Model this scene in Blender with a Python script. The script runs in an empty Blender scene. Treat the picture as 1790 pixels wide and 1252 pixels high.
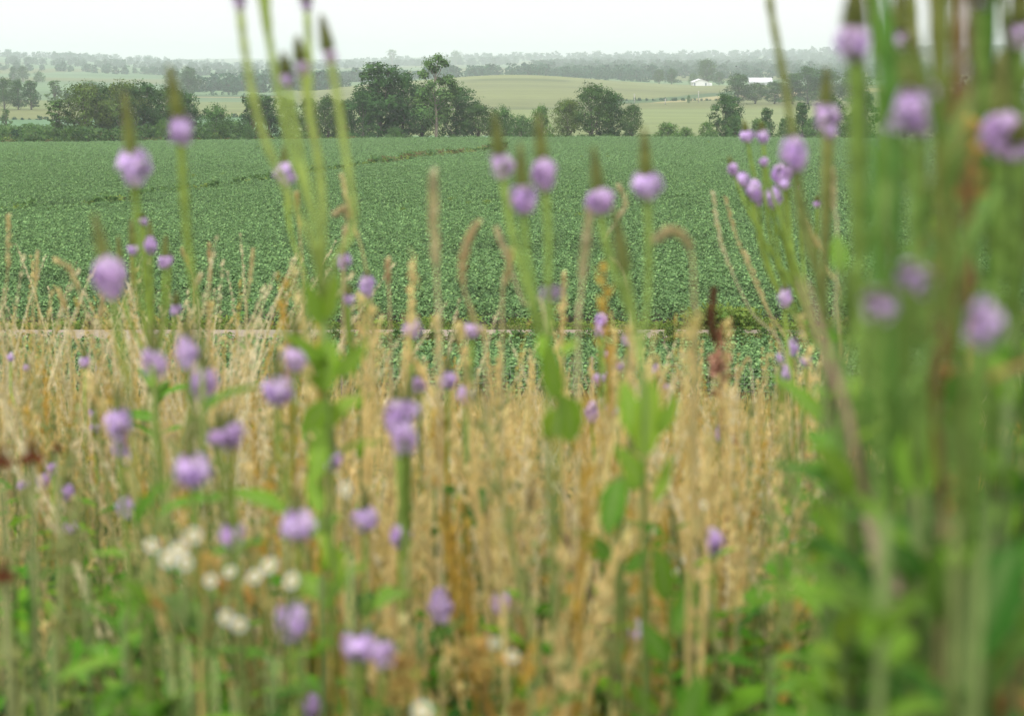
import bpy, math, random
import numpy as np
from mathutils import Vector, Matrix

# ------------------------------------------------------------------ camera, sky, sun, exposure
S = bpy.context.scene
C = S.collection
CAMZ = 1.10
LENS = 70.0
PITCH = math.radians(8.52)
FP = 1790 * LENS / 36.0
cd = bpy.data.cameras.new('camera')
cd.lens = LENS; cd.sensor_width = 36; cd.clip_start = 0.05; cd.clip_end = 30000
cd.dof.use_dof = True; cd.dof.focus_distance = 150.0; cd.dof.aperture_fstop = 10.0
cam = bpy.data.objects.new('camera', cd); C.objects.link(cam)
cam.location = (0, 0, CAMZ); cam.rotation_euler = (math.pi / 2 - PITCH, 0, 0)
S.camera = cam

SUN_EL, SUN_AZ = math.radians(58), math.radians(200)
W = bpy.data.worlds.new('World'); S.world = W; W.use_nodes = True
nt = W.node_tree; nt.nodes.clear()
out = nt.nodes.new('ShaderNodeOutputWorld'); bg = nt.nodes.new('ShaderNodeBackground')
sky = nt.nodes.new('ShaderNodeTexSky'); sky.sky_type = 'NISHITA'; sky.sun_disc = False
sky.sun_elevation = SUN_EL; sky.sun_rotation = SUN_AZ
sky.dust_density = 6.0; sky.air_density = 1.0; sky.ozone_density = 1.0
hs = nt.nodes.new('ShaderNodeHueSaturation'); hs.inputs['Saturation'].default_value = 0.10
mx = nt.nodes.new('ShaderNodeMix'); mx.data_type = 'RGBA'; mx.inputs[0].default_value = 0.62
mx.inputs[7].default_value = (9.9, 10.0, 9.8, 1)        # the overcast veil over the clear sky
nt.links.new(sky.outputs[0], hs.inputs['Color']); nt.links.new(hs.outputs[0], mx.inputs[6])
nt.links.new(mx.outputs[2], bg.inputs[0]); bg.inputs[1].default_value = 0.10
nt.links.new(bg.outputs[0], out.inputs[0])
sl = bpy.data.lights.new('sun', 'SUN'); sl.energy = 1.5; sl.angle = math.radians(16); sl.color = (1, .96, .9)
so = bpy.data.objects.new('sun', sl); C.objects.link(so)
so.rotation_euler = (math.pi / 2 - SUN_EL, 0, math.pi - SUN_AZ)
S.view_settings.view_transform = 'Standard'; S.view_settings.look = 'None'
S.view_settings.exposure = 0.74; S.view_settings.gamma = 1.0; S.view_settings.use_curve_mapping = False
S.render.engine = 'CYCLES'
cy = S.cycles
cy.use_denoising = True
cy.max_bounces = 6; cy.diffuse_bounces = 2; cy.glossy_bounces = 1; cy.transmission_bounces = 3
cy.transparent_max_bounces = 8; cy.volume_bounces = 1
cy.sample_clamp_indirect = 4.0

rnd = random.Random(7)
R = rnd.random
def U(a, b): return a + (b - a) * rnd.random()

# ------------------------------------------------------------------ geometry of the view
CP, SP = math.cos(PITCH), math.sin(PITCH)
def at(px, py, Y):
    """world point seen at pixel (px, py) of the photograph, Y metres ahead of the lens"""
    u = (px - 895) / FP; v = (626 - py) / FP
    t = Y / (CP + v * SP)
    return Vector((u * t, Y, CAMZ + t * (-SP + v * CP)))
def ypx(x, Y, z):
    dz = z - CAMZ
    f = Y * CP - dz * SP; up = Y * SP + dz * CP
    return 895 + FP * x / f, 626 - FP * up / f

# terrain: height along the view for five bearings, (distance, image height) pairs turned into metres
COLS = [0, 450, 895, 1250, 1790]
FAR = [
 (285, 254, 251, 250, 249, 249), (300, 250, 247, 248, 247, 247), (330, 243, 238, 242, 243, 243), (400, 231, 224, 229, 234, 232),
 (520, 205, 203, 209, 208, 207), (600, 192, 191, 197, 195, 192),
 (700, 180, 182, 186, 183, 181), (900, 167, 172, 152, 164, 160), (1100, 153, 160, 131, 150, 148),
 (1300, 143, 150, 137, 146, 140), (1700, 128, 141, 134, 132, 126), (2300, 115, 126, 124, 118, 113),
 (3200, 108, 117, 112, 107, 102), (4500, 103, 107, 104, 99, 95), (6500, 103, 104, 103, 101, 99)]
NEAR = [(-60, 1.5), (-6, .15), (0, .02), (3, -.02), (6, -.35), (12, -1.5), (25, -3.85), (34, -5.25), (40, -5.9), (46.5, -6.25), (47.75, -6.2), (48.25, -5.66), (49.8, -5.63), (50.7, -5.95), (52, -6.02)]
dist_k = np.array([d for d, _ in NEAR] + [r[0] for r in FAR], float)
zk = np.zeros((len(dist_k), 5))
for i, (d, z) in enumerate(NEAR): zk[i] = z
for j, r in enumerate(FAR):
    for k in range(5):
        zk[len(NEAR) + j, k] = at(COLS[k], r[k + 1], r[0]).z
def gz(x, y):
    x = np.asarray(x, float); y = np.asarray(y, float)
    px = 895 + FP * x / np.maximum(y, 25.)
    c = np.interp(px, COLS, range(5)); c0 = np.minimum(c.astype(int), 3); f = c - c0
    f = f * f * (3 - 2 * f)
    Z = np.stack([np.interp(y, dist_k, zk[:, k]) for k in range(5)], -1)
    a = np.take_along_axis(Z, c0[..., None], -1)[..., 0]; b = np.take_along_axis(Z, c0[..., None] + 1, -1)[..., 0]
    z = a + (b - a) * f
    z = z + np.clip((y - 60) / 200, 0, 1) * .35 * np.sin(x / 23 + 1.3) * np.sin(y / 41)
    z = z + np.clip(y / 30, 0, 1) * np.clip((45 - y) / 10, 0, 1) * .15 * np.sin(x * .9) * np.sin(y * .5)
    z = z + np.clip((y - 1500) / 2000, 0, 1) * (6 * np.sin(x / 310 + y / 700) + 4 * np.sin(x / 140 + 2))
    return z
def gzs(x, y): return float(gz(np.array([x]), np.array([y]))[0])
def ground(px, py, lo=45, hi=5000):
    """where the line of sight through a pixel meets the ground"""
    ys = np.exp(np.linspace(math.log(lo), math.log(hi), 600))
    P = at(px, py, 1.0); dx = P.x; dz = P.z - CAMZ
    below = CAMZ + dz * ys - gz(dx * ys, ys)
    k = np.argmax(below < 0)
    Y = float(ys[k]); return Vector((dx * Y, Y, gzs(dx * Y, Y)))

# ------------------------------------------------------------------ helpers
def tag(o, label=None, cat=None, group=None, kind=None):
    if label: o['label'] = label
    if cat: o['category'] = cat
    if group: o['group'] = group
    if kind: o['kind'] = kind
    return o
def empty(name, loc, label, cat, group=None, rz=0):
    o = bpy.data.objects.new(name, None); C.objects.link(o); o.location = loc; o.rotation_euler.z = rz
    o.empty_display_size = .1
    return tag(o, label, cat, group)
class MB:
    def __init__(s): s.v = []; s.f = []; s.c = []
    def add(s, vs, fs, col):
        n = len(s.v); s.v.extend(vs); s.f.extend([tuple(i + n for i in f) for f in fs])
        s.c.extend([col] * len(vs))
    def mesh(s, name, mat, smooth=True):
        m = bpy.data.meshes.new(name); m.from_pydata([tuple(v) for v in s.v], [], s.f)
        a = m.color_attributes.new('col', 'FLOAT_COLOR', 'POINT')
        arr = np.ones((len(s.v), 4), np.float32); arr[:, :3] = np.array(s.c, np.float32)[:, :3]
        a.data.foreach_set('color', arr.ravel())
        if smooth: m.polygons.foreach_set('use_smooth', [True] * len(m.polygons))
        for q in (mat if isinstance(mat, (list, tuple)) else [mat]): m.materials.append(q)
        m.update(); return m
    def build(s, name, mat, parent=None, loc=None, smooth=True):
        return put(name, s.mesh(name, mat, smooth), parent, loc)
def put(name, mesh, parent=None, loc=None, rot=None, scale=None):
    o = bpy.data.objects.new(name, mesh); C.objects.link(o)
    if parent: o.parent = parent
    if loc is not None: o.location = loc
    if rot is not None: o.rotation_euler = rot
    if scale is not None: o.scale = scale if hasattr(scale, '__len__') else (scale,) * 3
    return o
def frame_of(t):
    t = t.normalized(); a = Vector((0, 1, 0)) if abs(t.y) < .9 else Vector((1, 0, 0))
    x = t.cross(a).normalized(); return x, t.cross(x).normalized()
def tube(mb, pts, rad, col, n=6, cap=True):
    vs = []; fs = []
    for i, p in enumerate(pts):
        t = (pts[min(i + 1, len(pts) - 1)] - pts[max(i - 1, 0)])
        if t.length < 1e-9: t = Vector((0, 0, 1))
        x, y = frame_of(t)
        r = rad[i] if hasattr(rad, '__len__') else rad
        for k in range(n):
            a = 2 * math.pi * k / n
            vs.append(p + x * (r * math.cos(a)) + y * (r * math.sin(a)))
    for i in range(len(pts) - 1):
        for k in range(n):
            a = i * n + k; b = i * n + (k + 1) % n
            fs.append((a, b, b + n, a + n))
    if cap:
        fs.append(tuple(range(n - 1, -1, -1))); fs.append(tuple(range(len(vs) - n, len(vs))))
    if callable(col):
        m = len(mb.v); mb.add(vs, fs, (0, 0, 0))
        for i in range(len(pts)):
            c = col(i / (len(pts) - 1))
            for k in range(n): mb.c[m + i * n + k] = c
    else: mb.add(vs, fs, col)
def bez(p0, p1, p2, p3, n):
    o = []
    for i in range(n):
        t = i / (n - 1); s = 1 - t
        o.append(p0 * s ** 3 + p1 * (3 * s * s * t) + p2 * (3 * s * t * t) + p3 * t ** 3)
    return o
def through(pts, n):
    """smooth curve through points"""
    P = [pts[0] * 2 - pts[1]] + list(pts) + [pts[-1] * 2 - pts[-2]]
    o = []
    for i in range(1, len(P) - 2):
        for k in range(n):
            t = k / n; a, b, c, d = P[i - 1], P[i], P[i + 1], P[i + 2]
            o.append(.5 * ((2 * b) + (c - a) * t + (2 * a - 5 * b + 4 * c - d) * t * t + (3 * b - a - 3 * c + d) * t ** 3))
    o.append(pts[-1].copy()); return o
def box(mb, a, b, col):
    x0, y0, z0 = a; x1, y1, z1 = b
    vs = [Vector(p) for p in ((x0,y0,z0),(x1,y0,z0),(x1,y1,z0),(x0,y1,z0),(x0,y0,z1),(x1,y0,z1),(x1,y1,z1),(x0,y1,z1))]
    mb.add(vs, [(0,3,2,1),(4,5,6,7),(0,1,5,4),(1,2,6,5),(2,3,7,6),(3,0,4,7)], col)
def vary(c, a=.15):
    k = 1 + U(-a, a); return (c[0] * k * (1 + U(-a, a) * .4), c[1] * k, c[2] * k * (1 + U(-a, a) * .4))
def mixc(a, b, t): return tuple(a[i] + (b[i] - a[i]) * t for i in range(3))

# ------------------------------------------------------------------ materials
def leafmat(name, transl=.35, rough=.55, spec=.25, grain=60., amp=.25):
    m = bpy.data.materials.new(name); m.use_nodes = True; t = m.node_tree; t.nodes.clear()
    o = t.nodes.new('ShaderNodeOutputMaterial'); at_ = t.nodes.new('ShaderNodeAttribute'); at_.attribute_name = 'col'
    nz = t.nodes.new('ShaderNodeTexNoise'); nz.inputs['Scale'].default_value = grain; nz.inputs['Detail'].default_value = 2
    tc = t.nodes.new('ShaderNodeTexCoord'); t.links.new(tc.outputs['Object'], nz.inputs['Vector'])
    mr = t.nodes.new('ShaderNodeMapRange'); mr.inputs[3].default_value = 1 - amp; mr.inputs[4].default_value = 1 + amp
    mr.inputs[1].default_value = .3; mr.inputs[2].default_value = .7
    t.links.new(nz.outputs['Fac'], mr.inputs[0])
    vm = t.nodes.new('ShaderNodeVectorMath'); vm.operation = 'SCALE'
    t.links.new(at_.outputs['Color'], vm.inputs[0]); t.links.new(mr.outputs[0], vm.inputs['Scale'])
    p = t.nodes.new('ShaderNodeBsdfPrincipled'); p.inputs['Roughness'].default_value = rough
    p.inputs['Specular IOR Level'].default_value = spec
    t.links.new(vm.outputs[0], p.inputs['Base Color'])
    if transl > 0:
        tr = t.nodes.new('ShaderNodeBsdfTranslucent'); t.links.new(vm.outputs[0], tr.inputs[0])
        ms = t.nodes.new('ShaderNodeMixShader'); ms.inputs[0].default_value = transl
        t.links.new(p.outputs[0], ms.inputs[1]); t.links.new(tr.outputs[0], ms.inputs[2]); t.links.new(ms.outputs[0], o.inputs[0])
    else: t.links.new(p.outputs[0], o.inputs[0])
    return m
M_leaf = leafmat('leaf', .45, .6, .10, 90, .2)
M_crown = leafmat('tree_foliage', .12, .8, .05, .6, .25)
M_far = leafmat('far_foliage', .25, .9, .05, .08, .2)
M_soy = leafmat('bean_leaf', .25, .6, .12, 3., .15)
M_grass = leafmat('grass', .45, .7, .06, 40, .15)
M_stem = leafmat('stem', .0, .7, .08, 120, .2)
M_petal = leafmat('petal', .45, .6, .1, 200, .12)
M_bark = leafmat('bark', .0, .9, .1, 4, .3)
M_white = leafmat('painted_metal', .0, .5, .3, .5, .05)
M_wire = leafmat('galvanised_wire', .0, .4, .4, 5, .1)

# ------------------------------------------------------------------ the land
def sm(e0, e1, x):
    t = np.clip((x - e0) / (e1 - e0), 0, 1); return t * t * (3 - 2 * t)
def land():
    Ys = np.concatenate([np.linspace(-60, 0, 13)[:-1], np.linspace(0, 40, 81)[:-1], np.linspace(40, 56, 129)[:-1], np.exp(np.linspace(math.log(56), math.log(6500), 420))])
    us = np.linspace(-1, 1, 361); us = np.sign(us) * np.abs(us) ** 1.25 * .62
    X = us[None, :] * (np.maximum(Ys, 0)[:, None] + 45); Y = np.repeat(Ys[:, None], len(us), 1)
    Z = gz(X, Y)
    ny, nx = X.shape
    m = bpy.data.meshes.new('ground')
    co = np.stack([X, Y, Z], -1).reshape(-1, 3)
    idx = np.arange(ny * nx).reshape(ny, nx)
    q = np.stack([idx[:-1, :-1], idx[:-1, 1:], idx[1:, 1:], idx[1:, :-1]], -1).reshape(-1, 4)
    m.vertices.add(len(co)); m.vertices.foreach_set('co', co.ravel())
    m.loops.add(q.size); m.loops.foreach_set('vertex_index', q.ravel())
    m.polygons.add(len(q)); m.polygons.foreach_set('loop_start', np.arange(0, q.size, 4))
    m.update(calc_edges=True)
    m.polygons.foreach_set('use_smooth', [True] * len(q))
    # land use
    px = 895 + FP * X / np.maximum(Y, 25.)
    f = Y * CP - (Z - CAMZ) * SP; py = 626 - FP * (Y * SP + (Z - CAMZ) * CP) / np.maximum(f, .1)
    col = np.zeros((ny, nx, 3))
    thatch = np.array([.08, .075, .03]); soil = np.array([.055, .06, .03])
    bean = np.array([.10, .19, .10]); tan = np.array([.165, .185, .075]); straw = np.array([.28, .25, .12]); corn = np.array([.145, .175, .07])
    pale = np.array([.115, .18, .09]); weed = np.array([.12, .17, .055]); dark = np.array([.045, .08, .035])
    def lay(mask, c): col[:] = col * (1 - mask[..., None]) + c * mask[..., None]
    lay(np.ones_like(X), thatch)
    lay(sm(39.5, 40.5, Y), soil)
    lay(sm(283, 285, Y), weed)
    lay(sm(310, 320, Y), np.array([.11, .20, .10]))
    L = sm(520, 480, px)                                # left part
    lay(sm(500, 505, Y) * L, tan * .95)
    lay(sm(585, 590, Y) * L, corn * 1.05)
    lay(sm(760, 780, Y) * L, pale)
    lay(sm(1010, 1015, Y) * L, pale * 1.12)
    lay(((Y > 960) & (Y < 1000)) * L * sm(120, 200, px), dark * 1.6)
    lay(((Y > 930) & (Y < 960)) * L * sm(170, 230, px), straw * .9)
    M_ = sm(500, 540, px)
    lay(sm(330, 350, Y) * M_, corn * 1.15)
    lay(sm(640, 645, Y) * M_, tan * .9)
    lay(((Y > 655) & (Y < 700)) * M_ * sm(1090, 1040, px), corn * .8)
    lay(sm(760, 770, Y) * M_ * sm(1230, 1180, px), tan)
    lay(((Y > 1010) & (Y < 1045)) * M_ * sm(780, 850, px) * sm(1010, 980, px), corn * .75)
    # right: dark diagonal hedge foot, straw strip under it
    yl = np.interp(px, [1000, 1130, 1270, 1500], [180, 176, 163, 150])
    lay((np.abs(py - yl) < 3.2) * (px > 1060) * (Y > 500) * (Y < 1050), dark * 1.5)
    lay(((py - yl) > 3.2) * ((py - yl) < np.interp(px, [1100, 1270], [3.5, 10])) * (px > 1130) * (Y > 500) * (Y < 1050), straw)
    lay(sm(1150, 1160, Y), pale * 1.05)
    n = np.sin(X / 130 + Y / 300) + np.sin(X / 57 - Y / 190 + 1)
    lay(sm(.2, .35, n) * sm(1300, 1400, Y) * .9, tan * .8)
    lay(sm(-.5, -.7, n) * sm(1600, 1700, Y) * .8, dark * 2)
    # dirt track
    tr = sm(48.1, 48.25, Y) * sm(50.0, 49.85, Y) * sm(1500, 1250, px)
    lay(tr, np.array([.26, .22, .17]))
    a = m.color_attributes.new('col', 'FLOAT_COLOR', 'POINT')
    arr = np.ones((ny * nx, 4), np.float32); arr[:, :3] = col.reshape(-1, 3); a.data.foreach_set('color', arr.ravel())
    mat = bpy.data.materials.new('land'); mat.use_nodes = True; t = mat.node_tree
    p = t.nodes['Principled BSDF']; p.inputs['Roughness'].default_value = .95; p.inputs['Specular IOR Level'].default_value = .1
    at_ = t.nodes.new('ShaderNodeAttribute'); at_.attribute_name = 'col'
    tc = t.nodes.new('ShaderNodeTexCoord')
    def noise(scale, sx, sy, det=4):
        mp = t.nodes.new('ShaderNodeMapping'); mp.inputs['Scale'].default_value = (sx, sy, 1)
        t.links.new(tc.outputs['Object'], mp.inputs[0])
        nz = t.nodes.new('ShaderNodeTexNoise'); nz.inputs['Scale'].default_value = scale; nz.inputs['Detail'].default_value = det
        t.links.new(mp.outputs[0], nz.inputs['Vector']); return nz.outputs['Fac']
    def rng(s, a, b, lo=.3, hi=.7):
        r = t.nodes.new('ShaderNodeMapRange'); r.inputs[1].default_value = lo; r.inputs[2].default_value = hi
        r.inputs[3].default_value = a; r.inputs[4].default_value = b; t.links.new(s, r.inputs[0]); return r.outputs[0]
    def mul(a, b):
        r = t.nodes.new('ShaderNodeMath'); r.operation = 'MULTIPLY'; t.links.new(a, r.inputs[0]); t.links.new(b, r.inputs[1]); return r.outputs[0]
    s = mul(mul(rng(noise(.04, .12, 1), .86, 1.14), rng(noise(.9, .15, 1), .84, 1.16)), rng(noise(.006, .4, 1), .85, 1.15))
    vm = t.nodes.new('ShaderNodeVectorMath'); vm.operation = 'SCALE'
    t.links.new(at_.outputs['Color'], vm.inputs[0]); t.links.new(s, vm.inputs['Scale']); t.links.new(vm.outputs[0], p.inputs['Base Color'])
    m.materials.append(mat)
    o = bpy.data.objects.new('ground', m); C.objects.link(o); o['kind'] = 'structure'
land()

# haze
lowz = float(gz(np.linspace(-3500, 3500, 200)[None, :].repeat(300, 0), np.linspace(-60, 6500, 300)[:, None].repeat(200, 1)).min())
hb = MB(); box(hb, (-4300, -120, lowz - 2), (4300, 6700, 48), (1, 1, 1))
hm = bpy.data.materials.new('haze'); hm.use_nodes = True; t = hm.node_tree; t.nodes.clear()
o_ = t.nodes.new('ShaderNodeOutputMaterial'); pv = t.nodes.new('ShaderNodeVolumePrincipled')
pv.inputs['Color'].default_value = (.87, .945, .98, 1); pv.inputs['Density'].default_value = .00026; pv.inputs['Anisotropy'].default_value = .0
t.links.new(pv.outputs[0], o_.inputs['Volume'])
tag(hb.build('haze', hm, smooth=False), kind='stuff')

# ------------------------------------------------------------------ scatter (only for stuff)
lib_n = [0]
def lib(meshes):
    lib_n[0] += 1
    c = bpy.data.collections.new('variants_%d' % lib_n[0])
    for i, m in enumerate(meshes):
        o = bpy.data.objects.new('variant_%02d' % i, m); c.objects.link(o)
        # keep the collection's alphabetical order equal to the list order
        o.name = 'v%02d_%02d' % (lib_n[0], i)
    return c
def scatter(name, pts, meshes, label, cat):
    """pts: rows of x, y, z, rot_x, rot_y, rot_z, scale, index"""
    A = np.array(pts, np.float32)
    m = bpy.data.meshes.new(name); m.vertices.add(len(A)); m.vertices.foreach_set('co', A[:, :3].ravel())
    a = m.attributes.new('rot', 'FLOAT_VECTOR', 'POINT'); a.data.foreach_set('vector', A[:, 3:6].ravel())
    a = m.attributes.new('scl', 'FLOAT', 'POINT'); a.data.foreach_set('value', A[:, 6].copy())
    a = m.attributes.new('idx', 'INT', 'POINT'); a.data.foreach_set('value', A[:, 7].astype(np.int32))
    m.update()
    o = bpy.data.objects.new(name, m); C.objects.link(o)
    g = bpy.data.node_groups.new(name, 'GeometryNodeTree')
    g.interface.new_socket('Geometry', in_out='INPUT', socket_type='NodeSocketGeometry')
    g.interface.new_socket('Geometry', in_out='OUTPUT', socket_type='NodeSocketGeometry')
    N = g.nodes.new; gi = N('NodeGroupInput'); go = N('NodeGroupOutput'); ip = N('GeometryNodeInstanceOnPoints')
    ci = N('GeometryNodeCollectionInfo'); ci.inputs['Collection'].default_value = lib(meshes)
    ci.inputs['Separate Children'].default_value = True; ci.inputs['Reset Children'].default_value = True
    def attr(n, ty):
        q = N('GeometryNodeInputNamedAttribute'); q.data_type = ty; q.inputs['Name'].default_value = n
        return q.outputs['Attribute']
    L = g.links.new
    L(gi.outputs[0], ip.inputs['Points']); L(ci.outputs[0], ip.inputs['Instance']); ip.inputs['Pick Instance'].default_value = True
    L(attr('idx', 'INT'), ip.inputs['Instance Index']); L(attr('scl', 'FLOAT'), ip.inputs['Scale'])
    e = N('FunctionNodeEulerToRotation'); L(attr('rot', 'FLOAT_VECTOR'), e.inputs[0]); L(e.outputs[0], ip.inputs['Rotation'])
    L(ip.outputs[0], go.inputs[0])
    md = o.modifiers.new('scatter', 'NODES'); md.node_group = g
    return tag(o, label, cat, kind='stuff')

# ------------------------------------------------------------------ trees
def leafquad(mb, c, nrm, s, col):
    x, y = frame_of(nrm); a = U(0, 6.28); x, y = x * math.cos(a) + y * math.sin(a), y * math.cos(a) - x * math.sin(a)
    k = U(.45, .8)
    mb.add([c - x * s, c + y * (s * k), c + x * s, c - y * (s * k)], [(0, 1, 2, 3)], col)
def tree_parts(seed, h, w, n, ls, col, crown_base=.18, nl=16, shape='round', trunk_r=None, fill=.5):
    """returns (trunk mesh builder, crown mesh builder); origin at the foot"""
    global rnd
    keep = rnd; rnd = random.Random(seed)
    tb, cb = MB(), MB()
    bark = vary((.13, .115, .09)); r0 = trunk_r or h * .022
    top = Vector((U(-.04, .04) * w, U(-.04, .04) * w, h * .82))
    spine = [Vector((0, 0, -.15)), Vector((U(-.02, .02) * h, 0, h * .25)), Vector((U(-.03, .03) * h, U(-.03, .03) * h, h * .5)), top]
    cur = through(spine, 4)
    tube(tb, cur, [r0 * (1.25 - 1.1 * i / (len(cur) - 1)) for i in range(len(cur))], bark, 6)
    lobes = []
    for i in range(nl):
        k = (i + .5) / nl; zz = crown_base + (1 - crown_base) * k
        if shape == 'round': ww = math.sin(math.pi * min(1, .22 + .78 * k) ) ** .6
        elif shape == 'cone': ww = 1.05 - .85 * k
        elif shape == 'open': ww = .55 + .45 * math.sin(3 * k + 1)
        else: ww = (1 - k ** 2.4) ** .5
        a = i * 2.4 + U(-.6, .6); rr = w * .5 * ww * U(.35, .78)
        lr = w * (U(.15, .27) if shape != 'open' else U(.11, .2))
        z = min(h * zz, h - lr * .55)
        lobes.append((Vector((math.cos(a) * rr, math.sin(a) * rr, z)), lr, vary(col, .22)))
    for c, lr, lc in lobes:
        b = cur[min(len(cur) - 2, int(U(.25, .75) * c.z / h * len(cur)))]
        mid = (b + c) * .5 + Vector((0, 0, -lr * .3))
        tube(tb, [b, mid, c], [r0 * .42, r0 * .26, r0 * .1], bark, 4, False)
        for _ in range(3):
            e = c + Vector((U(-1, 1), U(-1, 1), U(-.4, 1))) * lr * .8
            tube(tb, [c, e], [r0 * .12, r0 * .04], bark, 3, False)
    tot = sum(l[1] ** 2 for l in lobes)
    for c, lr, lc in lobes:
        m = int(n * lr * lr / tot)
        # twigs: small knots of leaves through the lobe
        knots = []
        for _ in range(max(6, m // 14)):
            d = Vector((rnd.gauss(0, 1), rnd.gauss(0, 1), rnd.gauss(0, .85))).normalized()
            knots.append((c + Vector((d.x, d.y, d.z * .82)) * lr * (U(fill, 1.12)), d))
        for _ in range(m):
            kc, d = knots[int(R() * len(knots))]
            p = kc + Vector((rnd.gauss(0, 1), rnd.gauss(0, 1), rnd.gauss(0, .7))) * lr * .17
            if p.z < .1: continue
            nn = (d + Vector((U(-1, 1), U(-1, 1), U(-.4, 1.3)))).normalized()
            leafquad(cb, p, nn, ls * U(.6, 1.3), vary(lc, .15))
    rnd = keep
    return tb, cb
GREEN = (.066, .132, .034)
defs = {
 'broad':   dict(h=10, w=9, n=8200, ls=.16, col=GREEN, crown_base=.20, nl=20),
 'broad2':  dict(h=10, w=8, n=8200, ls=.16, col=(.052, .118, .034), crown_base=.12, nl=22),
 'tall':    dict(h=10, w=5.4, n=6400, ls=.155, col=(.056, .122, .036), crown_base=.16, nl=18, shape='dome'),
 'oliveish':dict(h=10, w=9.5, n=8200, ls=.16, col=(.098, .150, .034), crown_base=.22, nl=20),
 'bush':    dict(h=10, w=15, n=5200, ls=.28, col=(.080, .165, .045), crown_base=.10, nl=18, shape='dome'),
 'bush2':   dict(h=10, w=12, n=4600, ls=.28, col=(.115, .215, .050), crown_base=.08, nl=16, shape='dome'),
 'open':    dict(h=10, w=6.5, n=2800, ls=.17, col=(.085, .16, .045), crown_base=.16, nl=20, shape='open', fill=.2),
 'juniper': dict(h=10, w=9.5, n=2600, ls=.38, col=(.04, .095, .045), crown_base=.10, nl=14, shape='dome'),
}
TM = {}
for i, (k, dd) in enumerate(defs.items()):
    tb, cb = tree_parts(100 + i, **dd)
    TM[k] = (tb.mesh('trunk', M_bark), cb.mesh('crown', M_crown, False))
def tree(kind, px, ytop, ybase, Y, label, cat='tree', name='tree', wf=1.0, group=None, rz=None):
    b = at(px, ybase, Y); b.z = gzs(b.x, Y)
    h = at(px, ytop, Y).z - b.z
    e = empty(name, b, label, cat, group, U(0, 6.28) if rz is None else rz)
    s = h / 10.0; e.scale = (s * wf, s * wf, s)
    put('trunk', TM[kind][0], e); put('crown', TM[kind][1], e)
    return e
G1 = 'trees along the far edge of the bean field'
NT = [  # kind, px, top, Y, width factor, label
 ('open', 103, 178, 291, 1.5, 'small forked tree with sparse crown, first tree right of the round juniper'),
 ('oliveish', 150, 151, 293, .95, 'olive green broad tree at the left end of the dense left grove'),
 ('broad', 184, 154, 296, .95, 'dark tree second from left in the dense left grove'),
 ('oliveish', 216, 149, 292, .9, 'olive crowned tree with bare lower trunk, third in the left grove'),
 ('broad2', 252, 149, 294, 1.0, 'tall dark tree in the middle of the left grove'),
 ('broad', 288, 158, 297, 1.0, 'dark rounded tree right of the middle of the left grove'),
 ('broad2', 322, 165, 293, 1.0, 'lower dark tree at the right end of the left grove'),
 ('tall', 441, 165, 290, 1.0, 'narrow dark tree at the left end of the middle tree row'),
 ('tall', 470, 168, 292, 1.05, 'narrow dark tree second in the middle tree row behind vervain stalks'),
 ('broad2', 502, 173, 294, .8, 'dark tree behind the vervain stalks third in the middle tree row'),
 ('tall', 540, 174, 292, 1.1, 'dark upright tree fourth in the middle tree row'),
 ('broad', 574, 170, 293, .8, 'dark tree near the right end of the middle tree row'),
 ('tall', 604, 176, 296, 1.1, 'dark tree joining the middle row to the tall central clump'),
 ('broad2', 636, 160, 290, 1.1, 'mid green tree on the left flank of the tall central clump'),
 ('tall', 664, 112, 293, 1.3, 'tall pointed tree left peak of the central clump'),
 ('broad2', 704, 128, 295, .95, 'leafy tree between the two peaks of the central clump'),
 ('broad', 738, 150, 297, 1.0, 'rounded lower tree left of the tall open crowned tree'),
 ('broad2', 798, 150, 295, 1.1, 'spreading tree right of the tall open crowned tree'),
 ('broad', 836, 184, 293, 1.3, 'low dark tree at the right end of the central clump'),
 ('oliveish', 992, 176, 290, .95, 'light olive tree with pale trunk at the left of the dome shaped group'),
 ('broad', 1034, 150, 292, 1.0, 'big dome crowned tree at the middle of the right group'),
 ('broad2', 1068, 162, 295, .95, 'dense rounded tree right of the dome crowned tree'),
 ('broad', 1104, 184, 292, .75, 'smaller dark tree at the right end of the dome shaped group'),
 ('broad2', 1268, 165, 288, .95, 'leafy tree standing alone before the pale farm field on the right'),
 ('tall', 1340, 190, 291, .9, 'small tree behind the cluster of little vervain blooms'),
 ('tall', 1402, 180, 290, .9, 'slim tree between the two leaning vervain spikes'),
 ('broad', 1452, 172, 292, .9, 'dark tree partly hidden by the tall right vervain stalks'),
 ('broad2', 1510, 168, 294, .95, 'dark tree behind the left side of the right stalk thicket'),
 ('broad', 1580, 172, 291, 1.0, 'dark tree behind the middle of the right stalk thicket'),
 ('broad2', 1655, 160, 293, 1.0, 'dark tree behind the orange dry stalk'),
 ('broad', 1760, 150, 292, 1.0, 'dark tree behind the right edge blooms of the thicket'),
]
for k, px, yt, Y, wf, lb in NT: tree(k, px, yt - (4 if px < 330 else 1), 250, Y, lb, wf=wf, group=G1)
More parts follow.
